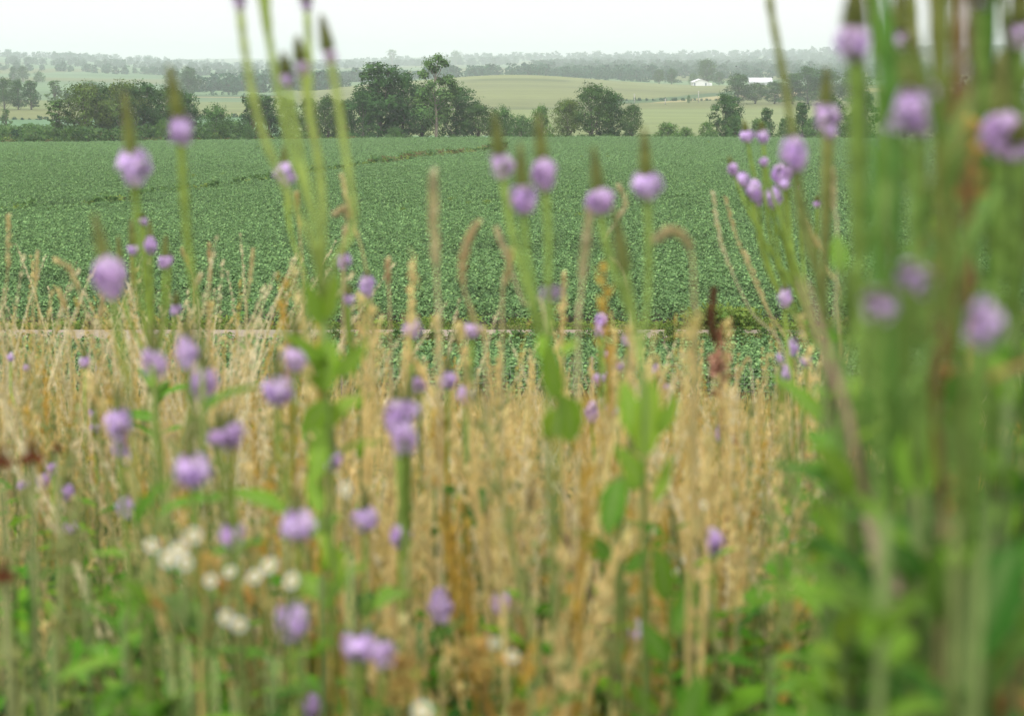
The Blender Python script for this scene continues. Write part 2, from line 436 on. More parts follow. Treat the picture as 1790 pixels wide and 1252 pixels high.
# the tall tree with the open crown: own mesh
def hero():
    b = at(762, 250, 289); b.z = gzs(b.x, 289); h = at(762, 100, 289).z - b.z
    e = empty('tree', b, 'tallest tree with open tiered crown and pale bare trunk in the central clump', 'tree', G1)
    global rnd; keep = rnd; rnd = random.Random(5)
    tb, cb = MB(), MB(); bark = (.22, .19, .15)
    cur = through([Vector((0, 0, -.1)), Vector((.1, 0, h * .3)), Vector((-.15, 0, h * .6)), Vector((.25, 0, h * .94))], 5)
    tube(tb, cur, [.2 * (1.2 - .95 * i / (len(cur) - 1)) for i in range(len(cur))], bark, 7)
    tiers = [(-1.8, .80, .85), (-.9, .93, .9), (.4, .99, .85), (1.2, .93, .7), (-.2, .86, .8), (1.8, .74, .95), (2.4, .68, .7), (2.9, .60, .55), (.8, .72, .9), (-.6, .68, .8), (-1.5, .60, 1.0), (.9, .58, 1.1), (2.0, .52, .9), (-2.3, .50, 1.0), (0, .45, 1.2), (1.4, .38, 1.2), (-1.6, .36, 1.3), (.5, .27, 1.3), (-.8, .24, 1.1)]
    for x, zf, lr in tiers:
        y = U(-1.3, 1.3); c = Vector((x, y, h * zf)); lc = vary((.095, .18, .05), .15)
        bz = cur[min(len(cur) - 1, int(max(0, zf - .12) * len(cur)))]
        tube(tb, [bz, (bz + c) * .5 + Vector((0, 0, -.1)), c], [.07, .05, .02], bark, 4, False)
        for _ in range(int(400 * lr)):
            d = Vector((rnd.gauss(0, 1), rnd.gauss(0, 1), rnd.gauss(0, .72))) * lr * .52
            leafquad(cb, c + d, (Vector((d.x, d.y, abs(d.z) + .4)) + Vector((U(-1, 1), U(-1, 1), U(-1, 1))) * .7).normalized(), U(.10, .22), vary(lc, .2))
    rnd = keep
    tb.build('trunk', M_bark, e); cb.build('crown', M_crown, e, smooth=False)
hero()
G2 = 'shrubs along the far edge of the bean field'
for k, px, yt, Y, wf, lb in [
 ('juniper', 32, 226, 288, 1.0, 'small round dark juniper bush at the far left of the field edge'),
 ('bush2', 289, 208, 287, .55, 'bright green bush in front of the left grove'),
 ('bush', 378, 186, 289, .8, 'wide bright domed bush at the right end of the left grove'),
 ('bush2', 120, 222, 287, .6, 'yellowish green bush under the small forked tree'),
 ('bush', 434, 216, 287, .5, 'dark bush at the foot of the middle tree row'),
 ('bush', 690, 222, 286.5, .9, 'low dark bush at the foot of the tall central clump'),
 ('bush', 878, 188, 290, .7, 'loose grey green bush just right of the central clump'),
 ('bush', 912, 203, 288, .9, 'low bush between the central clump and the dome group'),
 ('bush2', 946, 184, 290, .55, 'upright leafy bush left of the dome shaped group'),
 ('bush2', 1166, 214, 287, 1.2, 'low rounded bush right of the dome shaped group'),
 ('bush2', 1198, 222, 288, 1.0, 'smallest low bush right of the dome shaped group'),
 ('bush2', 1236, 212, 286, .7, 'bright bush at the left foot of the lone leafy tree'),
 ('bush', 1285, 200, 286, .55, 'grey green bush in front of the lone leafy tree'),
 ('bush2', 1325, 207, 288, .8, 'bright bush right of the lone leafy tree'),
 ('bush', 1375, 205, 287, .7, 'green bush beside the leaning vervain spike'),
 ('bush', 1425, 205, 286.5, .8, 'green bush behind the tall straight vervain spike'),
 ('bush', 1490, 200, 288, .8, 'green bush hidden behind the thick right stalks')]:
    tree(k, px, yt, 251, Y, lb, 'shrub', 'shrub', wf, G2)
# trees in the middle distance
G3 = 'trees standing in the farmland beyond'
for k, px, yt, yb, Y, wf, lb in [
 ('broad', 8, 137, 194, 590, 1.0, 'dark tree at the left edge beside the straw coloured strip'),
 ('broad2', 32, 139, 194, 594, .8, 'dark tree second from left above the straw coloured strip'),
 ('tall', 55, 141, 194, 588, 1.2, 'dark tree with pale trunk right end of the far left group'),
 ('open', 97, 140, 190, 640, 1.5, 'bluish leaning tree standing alone behind the left grove'),
 ('broad', 120, 160, 190, 640, .8, 'small bluish tree behind the left grove'),
 ('open', 10, 190, 215, 400, 1.1, 'thin small tree in the hedge above the green field at left'),
 ('broad2', 23, 116, 136, 1300, .8, 'small far tree on the pale green hillside at left'),
 ('broad', 40, 115, 136, 1300, .9, 'pointed far tree on the pale green hillside at left'),
 ('bush', 68, 125, 134, 1300, .8, 'low far bush on the pale green hillside at left'),
 ('broad', 303, 122, 155, 950, .9, 'rounded bluish tree left of the pair above the left grove'),
 ('broad2', 330, 117, 155, 955, 1.0, 'rounded bluish tree right of the pair above the left grove'),
 ('bush', 160, 142, 152, 1000, 1.4, 'low bluish bush above the left grove'),
 ('broad', 1152, 121, 146, 1150, 1.0, 'round far tree left of the white barn'),
 ('broad2', 1174, 119, 146, 1150, .9, 'second round far tree left of the white barn'),
 ('broad', 1235, 104, 147, 1190, 1.0, 'large bluish tree right behind the white barn'),
 ('broad2', 1257, 125, 148, 1180, 1.0, 'lower bluish tree right of the white barn'),
 ('bush', 1212, 128, 147, 1190, .8, 'low tree behind the left side of the white barn'),
 ('broad2', 1290, 129, 180, 700, 1.3, 'dark round tree at the left end of the dark copse below the shed'),
 ('broad', 1320, 145, 180, 702, 1.6, 'dark low tree below the long white shed'),
 ('broad2', 1354, 142, 180, 700, 1.6, 'dark tree right of the long white shed'),
 ('tall', 1385, 128, 180, 700, 1.7, 'taller tree in the dark copse left of the straight spike'),
 ('broad2', 1412, 116, 180, 698, 1.2, 'tallest tree of the dark copse'),
 ('broad', 1448, 123, 180, 702, 1.3, 'dark tree of the copse beside the large violet bloom'),
 ('broad2', 1490, 122, 180, 700, 1.3, 'tree of the dark copse behind the thick stalk'),
 ('open', 685, 86, 101, 3300, 1.6, 'lone tree on the far skyline above the central clump'),
 ('bush', 797, 89, 98, 3400, .8, 'small tree pair on the skyline right of the tall tree'),
 ('bush', 1204, 166, 174, 720, .4, 'tiny bush at the foot of the utility pole')]:
    tree(k, px, yt, yb, Y, lb, wf=wf, group=G3)

# far woods and hedges: nobody could count these
FT = []
for i in range(6):
    tb, cb = tree_parts(300 + i, 10, U(9, 12), 520, .75, vary((.050, .125, .065), .1), crown_base=.06, nl=11, shape='dome' if i % 2 else 'round')
    n = len(cb.v)
    cb.v += tb.v; cb.f += [tuple(j + n for j in f) for f in tb.f]; cb.c += tb.c
    FT.append(cb.mesh('far_tree', M_far, False))
def treeline(pts, hpx, dens, Y, rows=1, spread=12, out=None, ragged=.5):
    """pts: (px, py) along a line of trees whose feet stand there, Y metres away"""
    for (a, b), (c, d) in zip(pts, pts[1:]):
        A = at(a, b, Y); B = at(c, d, Y); n = max(2, int((B - A).length / dens))
        for i in range(n * rows):
            p = A.lerp(B, R()); p.x += U(-2, 2); p.y += U(-spread, spread); z = gzs(p.x, p.y)
            h = hpx / FP * Y * U(1 - ragged, 1 + ragged * .6)
            out.append((p.x, p.y, z - .5, 0, 0, U(0, 6.28), h / 10, int(R() * 6)))
far = []
treeline([(-300, 205), (10, 207), (130, 206), (430, 203)], 9, 2.2, 500, 2, 3, far, .4)
treeline([(120, 152), (230, 153), (420, 152)], 6, 3.5, 1000, 2, 8, far)
treeline([(350, 152), (400, 154), (520, 148), (600, 150)], 26, 5, 1100, 4, 45, far)
treeline([(420, 140), (520, 136), (640, 138), (780, 132), (900, 128), (1150, 126)], 20, 6, 1500, 4, 70, far)
treeline([(1000, 138), (1200, 136), (1260, 140)], 9, 6, 1330, 2, 15, far)
treeline([(-200, 128), (100, 126), (200, 130), (330, 126), (440, 122)], 13, 7, 1900, 3, 60, far)
treeline([(-200, 116), (0, 112), (200, 114), (330, 112), (600, 112)], 11, 10, 2500, 4, 150, far)
treeline([(-300, 106), (0, 105), (300, 107), (600, 106), (900, 106)], 10, 12, 3400, 5, 260, far, .7)
for Y, y0, h in ((1500, 131, 15), (1750, 127, 15), (2050, 123, 15), (2400, 118, 14), (2800, 111, 13), (3300, 104, 12), (3800, 99, 10)):
    treeline([(880 + (Y - 1500) * .06, y0 + 4), (1250, y0), (1500, y0 - 1), (2300, y0 - 2)], h, 9, Y, 4, 130, far)
treeline([(600, 110), (1000, 104), (1500, 101), (2200, 98)], 10, 14, 4200, 4, 200, far, .6)
treeline([(-400, 102), (300, 103), (700, 103)], 8, 16, 4400, 3, 200, far, .7)
treeline([(1060, 178), (1150, 174), (1265, 163), (1285, 161)], 6, 2.6, 760, 3, 5, far)
treeline([(1520, 182), (1640, 182), (2200, 180)], 48, 6, 700, 2, 14, far)
treeline([(-500, 196), (-120, 195), (-20, 194)], 48, 6, 600, 2, 14, far)
scatter('distant_woodland', far, FT, 'hazy blue green woods and hedges covering the far hills', 'woodland')

# ------------------------------------------------------------------ barn, shed, poles, bird
def barn():
    g = at(1225, 148.5, 1120); g.z = gzs(g.x, g.y)
    e = empty('barn', g, 'white gabled barn with dark door strips beyond the tan field', 'barn')
    s = 1120 / FP; hw = 13.0 * s; D = 16; ev = 6.5 * s; rg = 11.5 * s
    w = MB(); wc = (.70, .71, .72)
    vs = [Vector(p) for p in ((-hw,0,-.5),(hw,0,-.5),(hw,0,ev),(0,0,rg),(-hw,0,ev),(-hw,D,-.5),(hw,D,-.5),(hw,D,ev),(0,D,rg),(-hw,D,ev))]
    w.add(vs, [(0,1,2,3,4),(5,9,8,7,6),(0,4,9,5),(1,6,7,2)], wc); w.build('wall', M_white, e, smooth=False)
    r = MB()
    for sx in (-1, 1):
        a = Vector((0, -.4, rg + .12)); b = Vector((sx * (hw + .4), -.4, ev - .05)); dn = Vector((0, 0, -.11)); dy = Vector((0, D + .8, 0))
        q = [a, b, b + dy, a + dy]; q += [v + dn for v in q]
        r.add(q, [(0,1,2,3),(7,6,5,4),(0,4,5,1),(1,5,6,2),(2,6,7,3),(3,7,4,0)], (.74, .75, .76))
    r.build('roof', M_white, e, smooth=False)
    for x in (-10.6, 8.6):
        d = MB(); box(d, (x * s - .42, -.06, .1), (x * s + .42, -.01, ev - .5), (.16, .20, .22)); d.build('door', M_white, e, smooth=False)
    l = MB(); box(l, (hw + .02, 1, -.5), (hw + 2.2, D - 1, ev * .75), (.72, .73, .74)); l.build('side_shed', M_white, e, smooth=False)
barn()
def shed():
    g = at(1330, 150, 1130); g.z = gzs(g.x, g.y)
    e = empty('metal_shed', g, 'long pale roofed metal shed rising behind the dark copse', 'shed')
    s = 1130 / FP; hw = 19 * s; zb = 1.5
    w = MB(); box(w, (-hw, 0, -.5), (hw, 9, zb), (.62, .65, .68)); w.build('wall', M_white, e, smooth=False)
    r = MB(); vs = []
    a = [Vector((-hw - .5, -.5, zb)), Vector((hw + .5, -.5, zb)), Vector((hw + .5, 4.5, zb + 2.6)), Vector((-hw - .5, 4.5, zb + 2.6)), Vector((-hw - .5, 9.5, zb)), Vector((hw + .5, 9.5, zb))]
    b = [v + Vector((0, 0, .12)) for v in a]
    r.add(a + b, [(6,7,8,9),(9,8,11,10),(0,3,2,1),(3,4,5,2),(0,1,7,6),(5,4,10,11),(1,2,8,7),(2,5,11,8),(3,0,6,9),(4,3,9,10)], (.50, .52, .54))
    r.build('roof', M_white, e, smooth=False)
shed()
for px, yt, yb, Y, lb in [(1221, 150, 170, 725, 'short pale utility pole in the hedge line below the white barn'), (1163, 166, 177, 700, 'tiny pale post left of the pole below the barn'), (1109, 158, 174, 730, 'thin pale pole above the right end of the dome tree group')]:
    b = at(px, yb, Y); b.z = gzs(b.x, Y); h = (yb - yt) / FP * Y
    e = empty('utility_pole', b, lb, 'pole', 'poles by the hedge line')
    m = MB(); tube(m, [Vector((0, 0, -.4)), Vector((0, 0, h))], [.16, .11], (.42, .40, .37), 6); m.build('shaft', M_bark, e)
    m = MB(); box(m, (-.5, -.19, h - .5), (.5, -.11, h - .38), (.36, .34, .3)); m.build('crossarm', M_bark, e)
bp = at(1287, 116, 420); bm = MB(); bc = (.03, .03, .035)
tube(bm, [Vector((-.22, 0, 0)), Vector((-.1, 0, .03)), Vector((.06, 0, .04)), Vector((.2, 0, .02))], [.02, .07, .06, .01], bc, 6)
for s in (-1, 1):
    bm.add([Vector((.08, s * .04, .04)), Vector((-.06, s * .04, .04)), Vector((-.1, s * .32, .16)), Vector((.0, s * .34, .17))], [(0, 1, 2, 3)] if s > 0 else [(3, 2, 1, 0)], bc)
    bm.add([Vector((.0, s * .34, .17)), Vector((-.1, s * .32, .16)), Vector((-.16, s * .62, .1))], [(0, 1, 2)], bc)
bo = bm.build('bird', M_stem, None, bp); bo.rotation_euler.z = .5
tag(bo, 'tiny dark bird flying over the farmland right of the barn', 'bird')

# ------------------------------------------------------------------ bean field
def bean_clump(L, n, ls, shade=1.):
    mb = MB(); s0 = U(0, 6)
    for _ in range(n):
        x = U(-L / 2, L / 2); a = U(-1, 1); y = a * .27; top = .74 * (1 - .70 * a * a) + .07 * math.sin(x * 5 + s0) + .05 * math.sin(x * 13 + a * 3)
        z = top * U(.82, 1.04); c = vary((.155 * shade, .275 * shade, .100 * shade), .14)
        if R() < .16: c = (c[0] * 1.5, c[1] * 1.35, c[2] * 1.4)
        elif R() < .3: c = (c[0] * .6, c[1] * .62, c[2] * .65)
        nn = Vector((U(-.6, .6), a * .7 + U(-.7, .5), U(.35, 1))).normalized()
        p = Vector((x, y, z)); X, Yv = frame_of(nn); th = U(0, 6.28); d1 = X * math.cos(th) + Yv * math.sin(th); d2 = nn.cross(d1)
        s = ls * U(.7, 1.2)
        mb.add([p - d1 * s, p + d2 * s * .62 + d1 * s * .1 + nn * s * .12, p + d1 * s * 1.1, p - d2 * s * .62 + d1 * s * .1 + nn * s * .12], [(0, 1, 2, 3)], c)
    return mb.mesh('bean_row', M_soy, False)
rnd = random.Random(11)
BV = [bean_clump(1.5, 620, .046) for _ in range(4)] + [bean_clump(1.5, 520, .052) for _ in range(3)] + [bean_clump(3.0, 700, .062) for _ in range(3)] + [bean_clump(1.5, 480, .055, .62), bean_clump(1.5, 480, .055, .72), bean_clump(3.0, 520, .075, .66)]  # last three darkened: shade of the gaps between rows put into leaf colour
PATHPX = [(-260, 392), (0, 386), (140, 377), (330, 348), (480, 328), (640, 300), (750, 283), (880, 268)]
PATH = [ground(a, b) for a, b in PATHPX]
PXs = np.array([p.x for p in PATH]); PYs = np.array([p.y for p in PATH])
def path_dy(x, y): return y - np.interp(x, PXs, PYs)
pts = []
def rowy(Yr, x): return Yr + 2.2 * math.sin(x / 31 + Yr / 90) + .9 * math.sin(x / 11 + Yr / 17)
Yr = 53.6
while Yr < 287:
    L = 1.42 if Yr < 165 else 2.85; wx = .33 * Yr + 6; x = -wx + U(0, L); low = False; shade_p = .42 if R() < .28 else .05
    while x < wx:
        y = rowy(Yr, x) if Yr > 56 else Yr + U(-.05, .05); fade = min(1, max(0, (Yr - 53.6) / 12)); y = Yr + (y - Yr) * fade
        sl = (rowy(Yr, x + .5) - rowy(Yr, x - .5)) * fade
        ok = y < 284 and not (x < PXs[-1] and x > PXs[0] and abs(path_dy(x, y)) < (1.1 + .3 * math.sin(x)) * (1 + y / 160)) and R() > .004
        low = R() < (.78 if low else shade_p * (1 + .8 * math.sin(Yr * .37 + x * .05)))
        if ok:
            k = int(R() * 4) if Yr < 95 else (4 + int(R() * 3) if Yr < 165 else 7 + int(R() * 3))
            if low: k = 12 if Yr > 165 else 10 + int(R() * 2)  # lower, darker copies paint shadowed dashes along the row
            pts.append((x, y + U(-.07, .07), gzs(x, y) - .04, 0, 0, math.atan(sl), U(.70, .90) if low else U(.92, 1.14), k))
        x += L
    Yr += .76
for Yr in np.arange(41.0, 47.7, .72):
    x = -20.
    while x < 20:
        if R() > .04: pts.append((x, Yr + U(-.1, .1), gzs(x, Yr) - .04, 0, 0, U(-.1, .1), U(.9, 1.15), int(R() * 4)))
        x += 1.3
BEANPTS = len(pts)
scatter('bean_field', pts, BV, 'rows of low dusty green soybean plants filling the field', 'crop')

# weeds: along the contour line, the field edge and the margin under the trees
def weed(h, n, ls, col, col2, tufts=5, w=.35):
    mb = MB()
    for _ in range(tufts):
        bx, by = U(-w, w), U(-w, w)
        for _ in range(n // tufts):
            k = R(); z = h * U(.1, 1) ; p = Vector((bx + rnd.gauss(0, w * .35), by + rnd.gauss(0, w * .35), z))
            leafquad(mb, p, Vector((U(-1, 1), U(-1, .3), U(.2, 1))).normalized(), ls * U(.6, 1.3), vary(mixc(col, col2, R()), .2))
    return mb.mesh('weed_tuft', M_leaf, False)
WV = [weed(.8, 120, .09, (.14, .24, .05), (.22, .30, .06)), weed(1.0, 120, .10, (.08, .16, .05), (.14, .24, .06)),
      weed(.6, 110, .07, (.25, .26, .09), (.20, .24, .07)), weed(.9, 110, .09, (.20, .20, .07), (.17, .15, .06)), weed(1.5, 160, .14, (.07, .15, .045), (.12, .22, .06), 4, .6)]
pts = []
for i in range(len(PATH) - 1):
    a, b = PATH[i], PATH[i + 1]
    for _ in range(int((b - a).length * 3.2)):
        t = R(); x = a.x + (b.x - a.x) * t; y = a.y + (b.y - a.y) * t + U(-1.3, 1.0) * (1 + a.y / 160)
        if R() < .35 * (math.sin(x * .21) > .2): continue
        dense = i >= 5
        pts.append((x, y, gzs(x, y) - .05, 0, 0, U(0, 6.28), U(.75, 1.15) * (1.3 if dense and R() < .6 else 1), int(R() * (4 if dense else 3))))
for _ in range(2400):   # margin under the trees
    px = U(-300, 2100); Y = U(284, 300); x = (px - 895) / FP * Y
    left = px < 640
    pts.append((x, Y, gzs(x, Y) - .1, 0, 0, U(0, 6.28), U(.5, 1.1) * (1.2 if left else .8), int(R() * 5)))
for _ in range(900):
    px = U(-200, 420); Y = U(285, 310); x = (px - 895) / FP * Y
    pts.append((x, Y, gzs(x, Y) - .1, 0, 0, U(0, 6.28), U(.8, 2.2), 4 if R() < .4 else int(R() * 4)))
for _ in range(620):    # verge of the track
    x = U(-19, 19); Y = U(50.1, 52.9); pts.append((x, Y, gzs(x, Y) - .05, 0, 0, U(0, 6.28), U(.3, .5) * (1.5 if R() < .06 else 1), (0, 2, 0)[int(R() * 3)]))
for _ in range(360):
    x = U(1, 19); Y = U(48, 50.2)
    if x < 3.5 and R() < .6: continue
    pts.append((x, Y, gzs(x, Y) - .05, 0, 0, U(0, 6.28), U(.10, .22), (0, 2)[int(R() * 2)]))
for _ in range(800):
    x = U(-19, 3) if R() < .2 else U(-5.2, 12); Y = U(47.9, 48.3); pts.append((x, Y, gzs(x, Y) - .05, 0, 0, U(0, 6.28), U(.2, .38), int(R() * 3)))
for _ in range(260):    # volunteer weeds above the bean canopy
    Y = U(90, 275); x = U(-.28, .28) * Y
    if math.sin(x * .13 + 1) * math.sin(Y * .07) < .1: continue
    pts.append((x, Y, gzs(x, Y) + .45, 0, 0, U(0, 6.28), U(.25, .55), 0))
for _ in range(60):
    x = 5.4 + rnd.gauss(0, .35); Y = 51 + rnd.gauss(0, .4); pts.append((x, Y, gzs(x, Y), 0, 0, U(0, 6.28), U(.6, .9), 0))
scatter('roadside_weeds', pts, WV, 'bright green and straw coloured weeds along the track, contour line and field margins', 'weeds')

# ------------------------------------------------------------------ wire fence at the foot of the slope
def fence():
    e = empty('wire_fence', (0, 39.3, gzs(0, 39.3)), 'thin woven wire fence at the foot of the grassy slope', 'fence')
    def P(x, h): return Vector((x, 0, gzs(x, 39.3) - gzs(0, 39.3) + h))
    for x in (-13.1, -8.3, -3.4, 1.6, 9.6, 14.4):
        m = MB(); tube(m, [P(x, -.3), P(x, 1.0)], .025, (.16, .15, .13), 5); m.build('post', M_wire, e)
    for h in (.12, .27, .42, .57, .72, .87):
        m = MB(); tube(m, [P(x, h + .01 * math.sin(x)) for x in np.arange(-13.1, 14.5, .55)], .0022, (.35, .33, .30), 3); m.build('wire', M_wire, e)
    m = MB()
    for x in np.arange(-13, 14.4, .18): tube(m, [P(x, .12), P(x + .01, .87)], .0018, (.33, .31, .28), 3)
    tag(m.build('stay_wire', M_wire, e), kind='stuff')
fence()

# ------------------------------------------------------------------ meadow grass
TAN, TAN2, ORNG, GRN, GRN2 = (.54, .42, .125), (.68, .55, .25), (.50, .33, .07), (.060, .165, .015), (.20, .33, .025)
def blade(mb, b, h, w, lean, az, col, segs=4):
    d = Vector((math.cos(az), math.sin(az), 0)); s = Vector((-d.y, d.x, 0)); vs = []; fs = []
    tw = U(-.6, .6)
    for i in range(segs + 1):
        t = i / segs; p = b + Vector((0, 0, h * t * (1 - .25 * lean * t))) + d * (h * lean * t * t)
        sd = (s * math.cos(tw * t) + d * math.sin(tw * t)) * (w * .5 * (1 - t ** 1.6) + .0002)
        vs += [p - sd, p + sd]
    for i in range(segs): fs.append((2 * i, 2 * i + 1, 2 * i + 3, 2 * i + 2))
    mb.add(vs, fs, col)
def panicle(mb, pts, r, n, col, ss=.006):
    for _ in range(n):
        t = R(); k = t * (len(pts) - 1); i = min(int(k), len(pts) - 2); p = pts[i].lerp(pts[i + 1], k - i)
        tg = (pts[i + 1] - pts[i]).normalized(); X, Yv = frame_of(tg); a = U(0, 6.28); o = X * math.cos(a) + Yv * math.sin(a)
        rr = r * math.sin(math.pi * min(.97, .12 + .85 * t)) ** .7 * U(.3, 1)
        q = p + o * rr; dr = (tg + o * .5).normalized(); sd = dr.cross(o).normalized() * ss * .28
        mb.add([q, q + dr * ss * .5 + sd, q + dr * ss, q + dr * ss * .5 - sd], [(0, 1, 2, 3)], vary(col, .2))
def tuft(n, h, w, cols, heads, spread=.05, headcol=TAN2, wide=1.):
    mb = MB()
    for _ in range(n):
        b = Vector((rnd.gauss(0, spread), rnd.gauss(0, spread), -.02))
        blade(mb, b, h * U(.45, 1.0), w * U(.6, 1.3) * wide, U(.08, .85), U(0, 6.28), vary(cols[int(R() * len(cols))], .2))
    for _ in range(heads):
        b = Vector((rnd.gauss(0, spread), rnd.gauss(0, spread), -.02)); H = h * U(.95, 1.3); az = U(0, 6.28); ln = U(.02, .22)
        d = Vector((math.cos(az), math.sin(az), 0))
        cur = [b + Vector((0, 0, H * t)) + d * (H * ln * t * t) for t in (0, .3, .6, .8, .88, .94, 1)]
        tube(mb, cur, [.0013] * 5 + [.0009, .0005], vary(headcol, .15), 3, False)
        panicle(mb, cur[3:], U(.003, .006), 30, headcol, .007)
    return mb.mesh('grass_tuft', M_grass, False)
def forb(h, n, cols, stems=4, ls=.03, sc=(.15, .2, .07), spread=.05):
    mb = MB()
    for _ in range(stems):
        b = Vector((rnd.gauss(0, spread), rnd.gauss(0, spread), -.02)); H = h * U(.6, 1.05); az = U(0, 6.28); d = Vector((math.cos(az), math.sin(az), 0)) * U(0, .22)
        cur = [b + Vector((0, 0, H * t)) + d * (H * t * t) for t in (0, .35, .7, 1)]
        tube(mb, cur, [.003, .0025, .002, .001], sc, 4, False)
        for _ in range(n // stems):
            t = U(.1, 1); k = t * 3; i = min(2, int(k)); p = cur[i].lerp(cur[i + 1], k - i); a = U(0, 6.28)
            o = Vector((math.cos(a), math.sin(a), U(-.1, .8))).normalized(); s = ls * U(.6, 1.2) * (1.25 - .6 * t)
            sd = o.cross(Vector((0, 0, 1))).normalized() * s * .24; dn = Vector((0, 0, -s * .18))
            q = p + o * s
            mb.add([p, p + o * s * .45 + sd, q + dn, p + o * s * .45 - sd], [(0, 1, 2, 3)], vary(cols[int(R() * len(cols))], .2))
    return mb.mesh('forb', M_leaf, False)
rnd = random.Random(21)
GV = [tuft(26, .50, .0045, [TAN, TAN2, TAN], 5) for _ in range(4)]              # 0-3 straw
GV += [tuft(30, .42, .005, [GRN, GRN2, GRN], 1, headcol=(.30, .33, .12)) for _ in range(3)]  # 4-6 green
GV += [tuft(24, .46, .0045, [ORNG, TAN, ORNG], 3, headcol=ORNG) for _ in range(2)]   # 7-8 orange
GV += [forb(.48, 90, [(.09, .26, .018), (.18, .36, .025)], 4, .045) for _ in range(2)] # 9-10 leafy
GV += [forb(.42, 110, [(.028, .105, .022), (.045, .15, .02)], 5, .05) for _ in range(2)]  # 11-12 dark leafy
GV += [forb(.45, 70, [ORNG, (.30, .20, .07)], 4, .03, (.3, .18, .08)) for _ in range(1)]  # 13 rusty
pts = []
def meadow(y0, y1, dens, sc=(.8, 1.25), wpad=.4):
    area = (.30 * (y0 + y1) + 2 * wpad) * (y1 - y0)
    for _ in range(int(area * dens)):
        Y = y0 + (y1 - y0) * math.sqrt(R()) if y1 / max(y0, .1) > 1.5 else U(y0, y1)
        wx = .30 * Y + wpad; x = U(-wx, wx); px = 895 + FP * x / Y
        if Y > 39 and R() < .3: continue
        n = math.sin(x * 1.7 + Y * .9) + math.sin(x * .6 - Y * 1.3 + 2) + U(-.8, .8)
        r = R()
        lf = 1 / (1 + math.exp((px - 330) / 110)); rt = 1 / (1 + math.exp((1520 - px) / 60))
        nr = 1 if Y < 2.9 else (0 if Y > 5 else (5 - Y) / 2.1)
        pg = .44 + .42 * lf + .5 * rt + .45 * nr + (.15 if n > .8 else -.08)
        if r < pg:
            k = (4 + int(R() * 3)) if R() < .55 else (9 + int(R() * 2) if R() < .6 else 11 + int(R() * 2))
        elif r < pg + .08 + .04 * nr + (.14 if math.sin(x * 3.1 - Y * .7) > .6 else 0): k = 7 + int(R() * 2)
        elif r < pg + .12: k = 13
        else: k = int(R() * 4)
        s = U(*sc) * (1 + .28 * lf if Y > 3 else 1.0) * (.9 + .12 * math.sin(x * 2.1 + Y))
        if rt > .5 and Y > 2: s *= .9
        pts.append((x, Y, gzs(x, Y), U(-.12, .12), U(-.12, .12), U(0, 6.28), s, k))
meadow(.8, 1.5, 60, (.8, 1.35)); meadow(1.5, 2.6, 60, (.85, 1.35)); meadow(2.6, 3.6, 60, (.7, 1.1)); meadow(3.6, 7, 75, (.55, .85)); meadow(7, 16, 55, (.5, .85)); meadow(16, 34, 24, (.45, .85), 1.0); meadow(34, 41, 26, (.5, 1.0), 1.0)
def tall(n, y0, y1, hi, lo, power=.8):
    for _ in range(n):
        Y = U(y0, y1); px = U(-260, 2060); x = (px - 895) / FP * Y
        ty = hi + (lo - hi) * R() ** power; H = at(px, ty, Y).z - gzs(x, Y)
        f1 = math.sin(px / 61 + Y * 2.3) + math.sin(px / 23 + 1.7 * Y) * .6; mid = math.exp(-((px - 960) / 420) ** 2)
        left = 1 / (1 + math.exp((px - 420) / 110)); right = 1 / (1 + math.exp((1430 - px) / 60))
        g = .54 + .42 * left + .6 * right - .13 * mid + (.30 if f1 > .2 else -.20) + (.46 if ty > 1000 else .24 if ty > 900 else 0) - (.10 if ty < 800 else 0)
        q = R()
        if q < g: k = 4 + int(R() * 3) if R() < .40 else (9 + int(R() * 2) if R() < .4 else 11 + int(R() * 2))
        elif q < g + .07 + .07 * mid * (ty > 900): k = 7 + int(R() * 2)
        elif q < g + .08 + .09 * mid * (ty > 900): k = 13
        else: k = int(R() * 4)
        s = H / (.50, .50, .50, .50, .42, .42, .42, .46, .46, .48, .48, .42, .42, .45)[k]
        pts.append((x, Y, gzs(x, Y), U(-.1, .1), U(-.1, .1), U(0, 6.28), s, k))
tall(760, 1.5, 2.2, 820, 1250); tall(700, 2.2, 3.4, 730, 1150); tall(800, 3.4, 5.5, 705, 950); tall(320, 1.1, 1.5, 1090, 1350)
for _ in range(420):
    Y = U(1.25, 2.4); px = U(-200, 1990); ty = U(1010, 1300) - (90 if px < 420 or px > 1300 else 0); x = (px - 895) / FP * Y
    H = at(px, ty, Y).z - gzs(x, Y); k = 9 + int(R() * 4)
    pts.append((x, Y, gzs(x, Y), U(-.1, .1), U(-.1, .1), U(0, 6.28), H / .45, k))
NM = len(pts)
MEADOW = pts
DEFER = ('meadow_grass', GV, 'tangled straw coloured and green prairie grass covering the slope', 'grass')

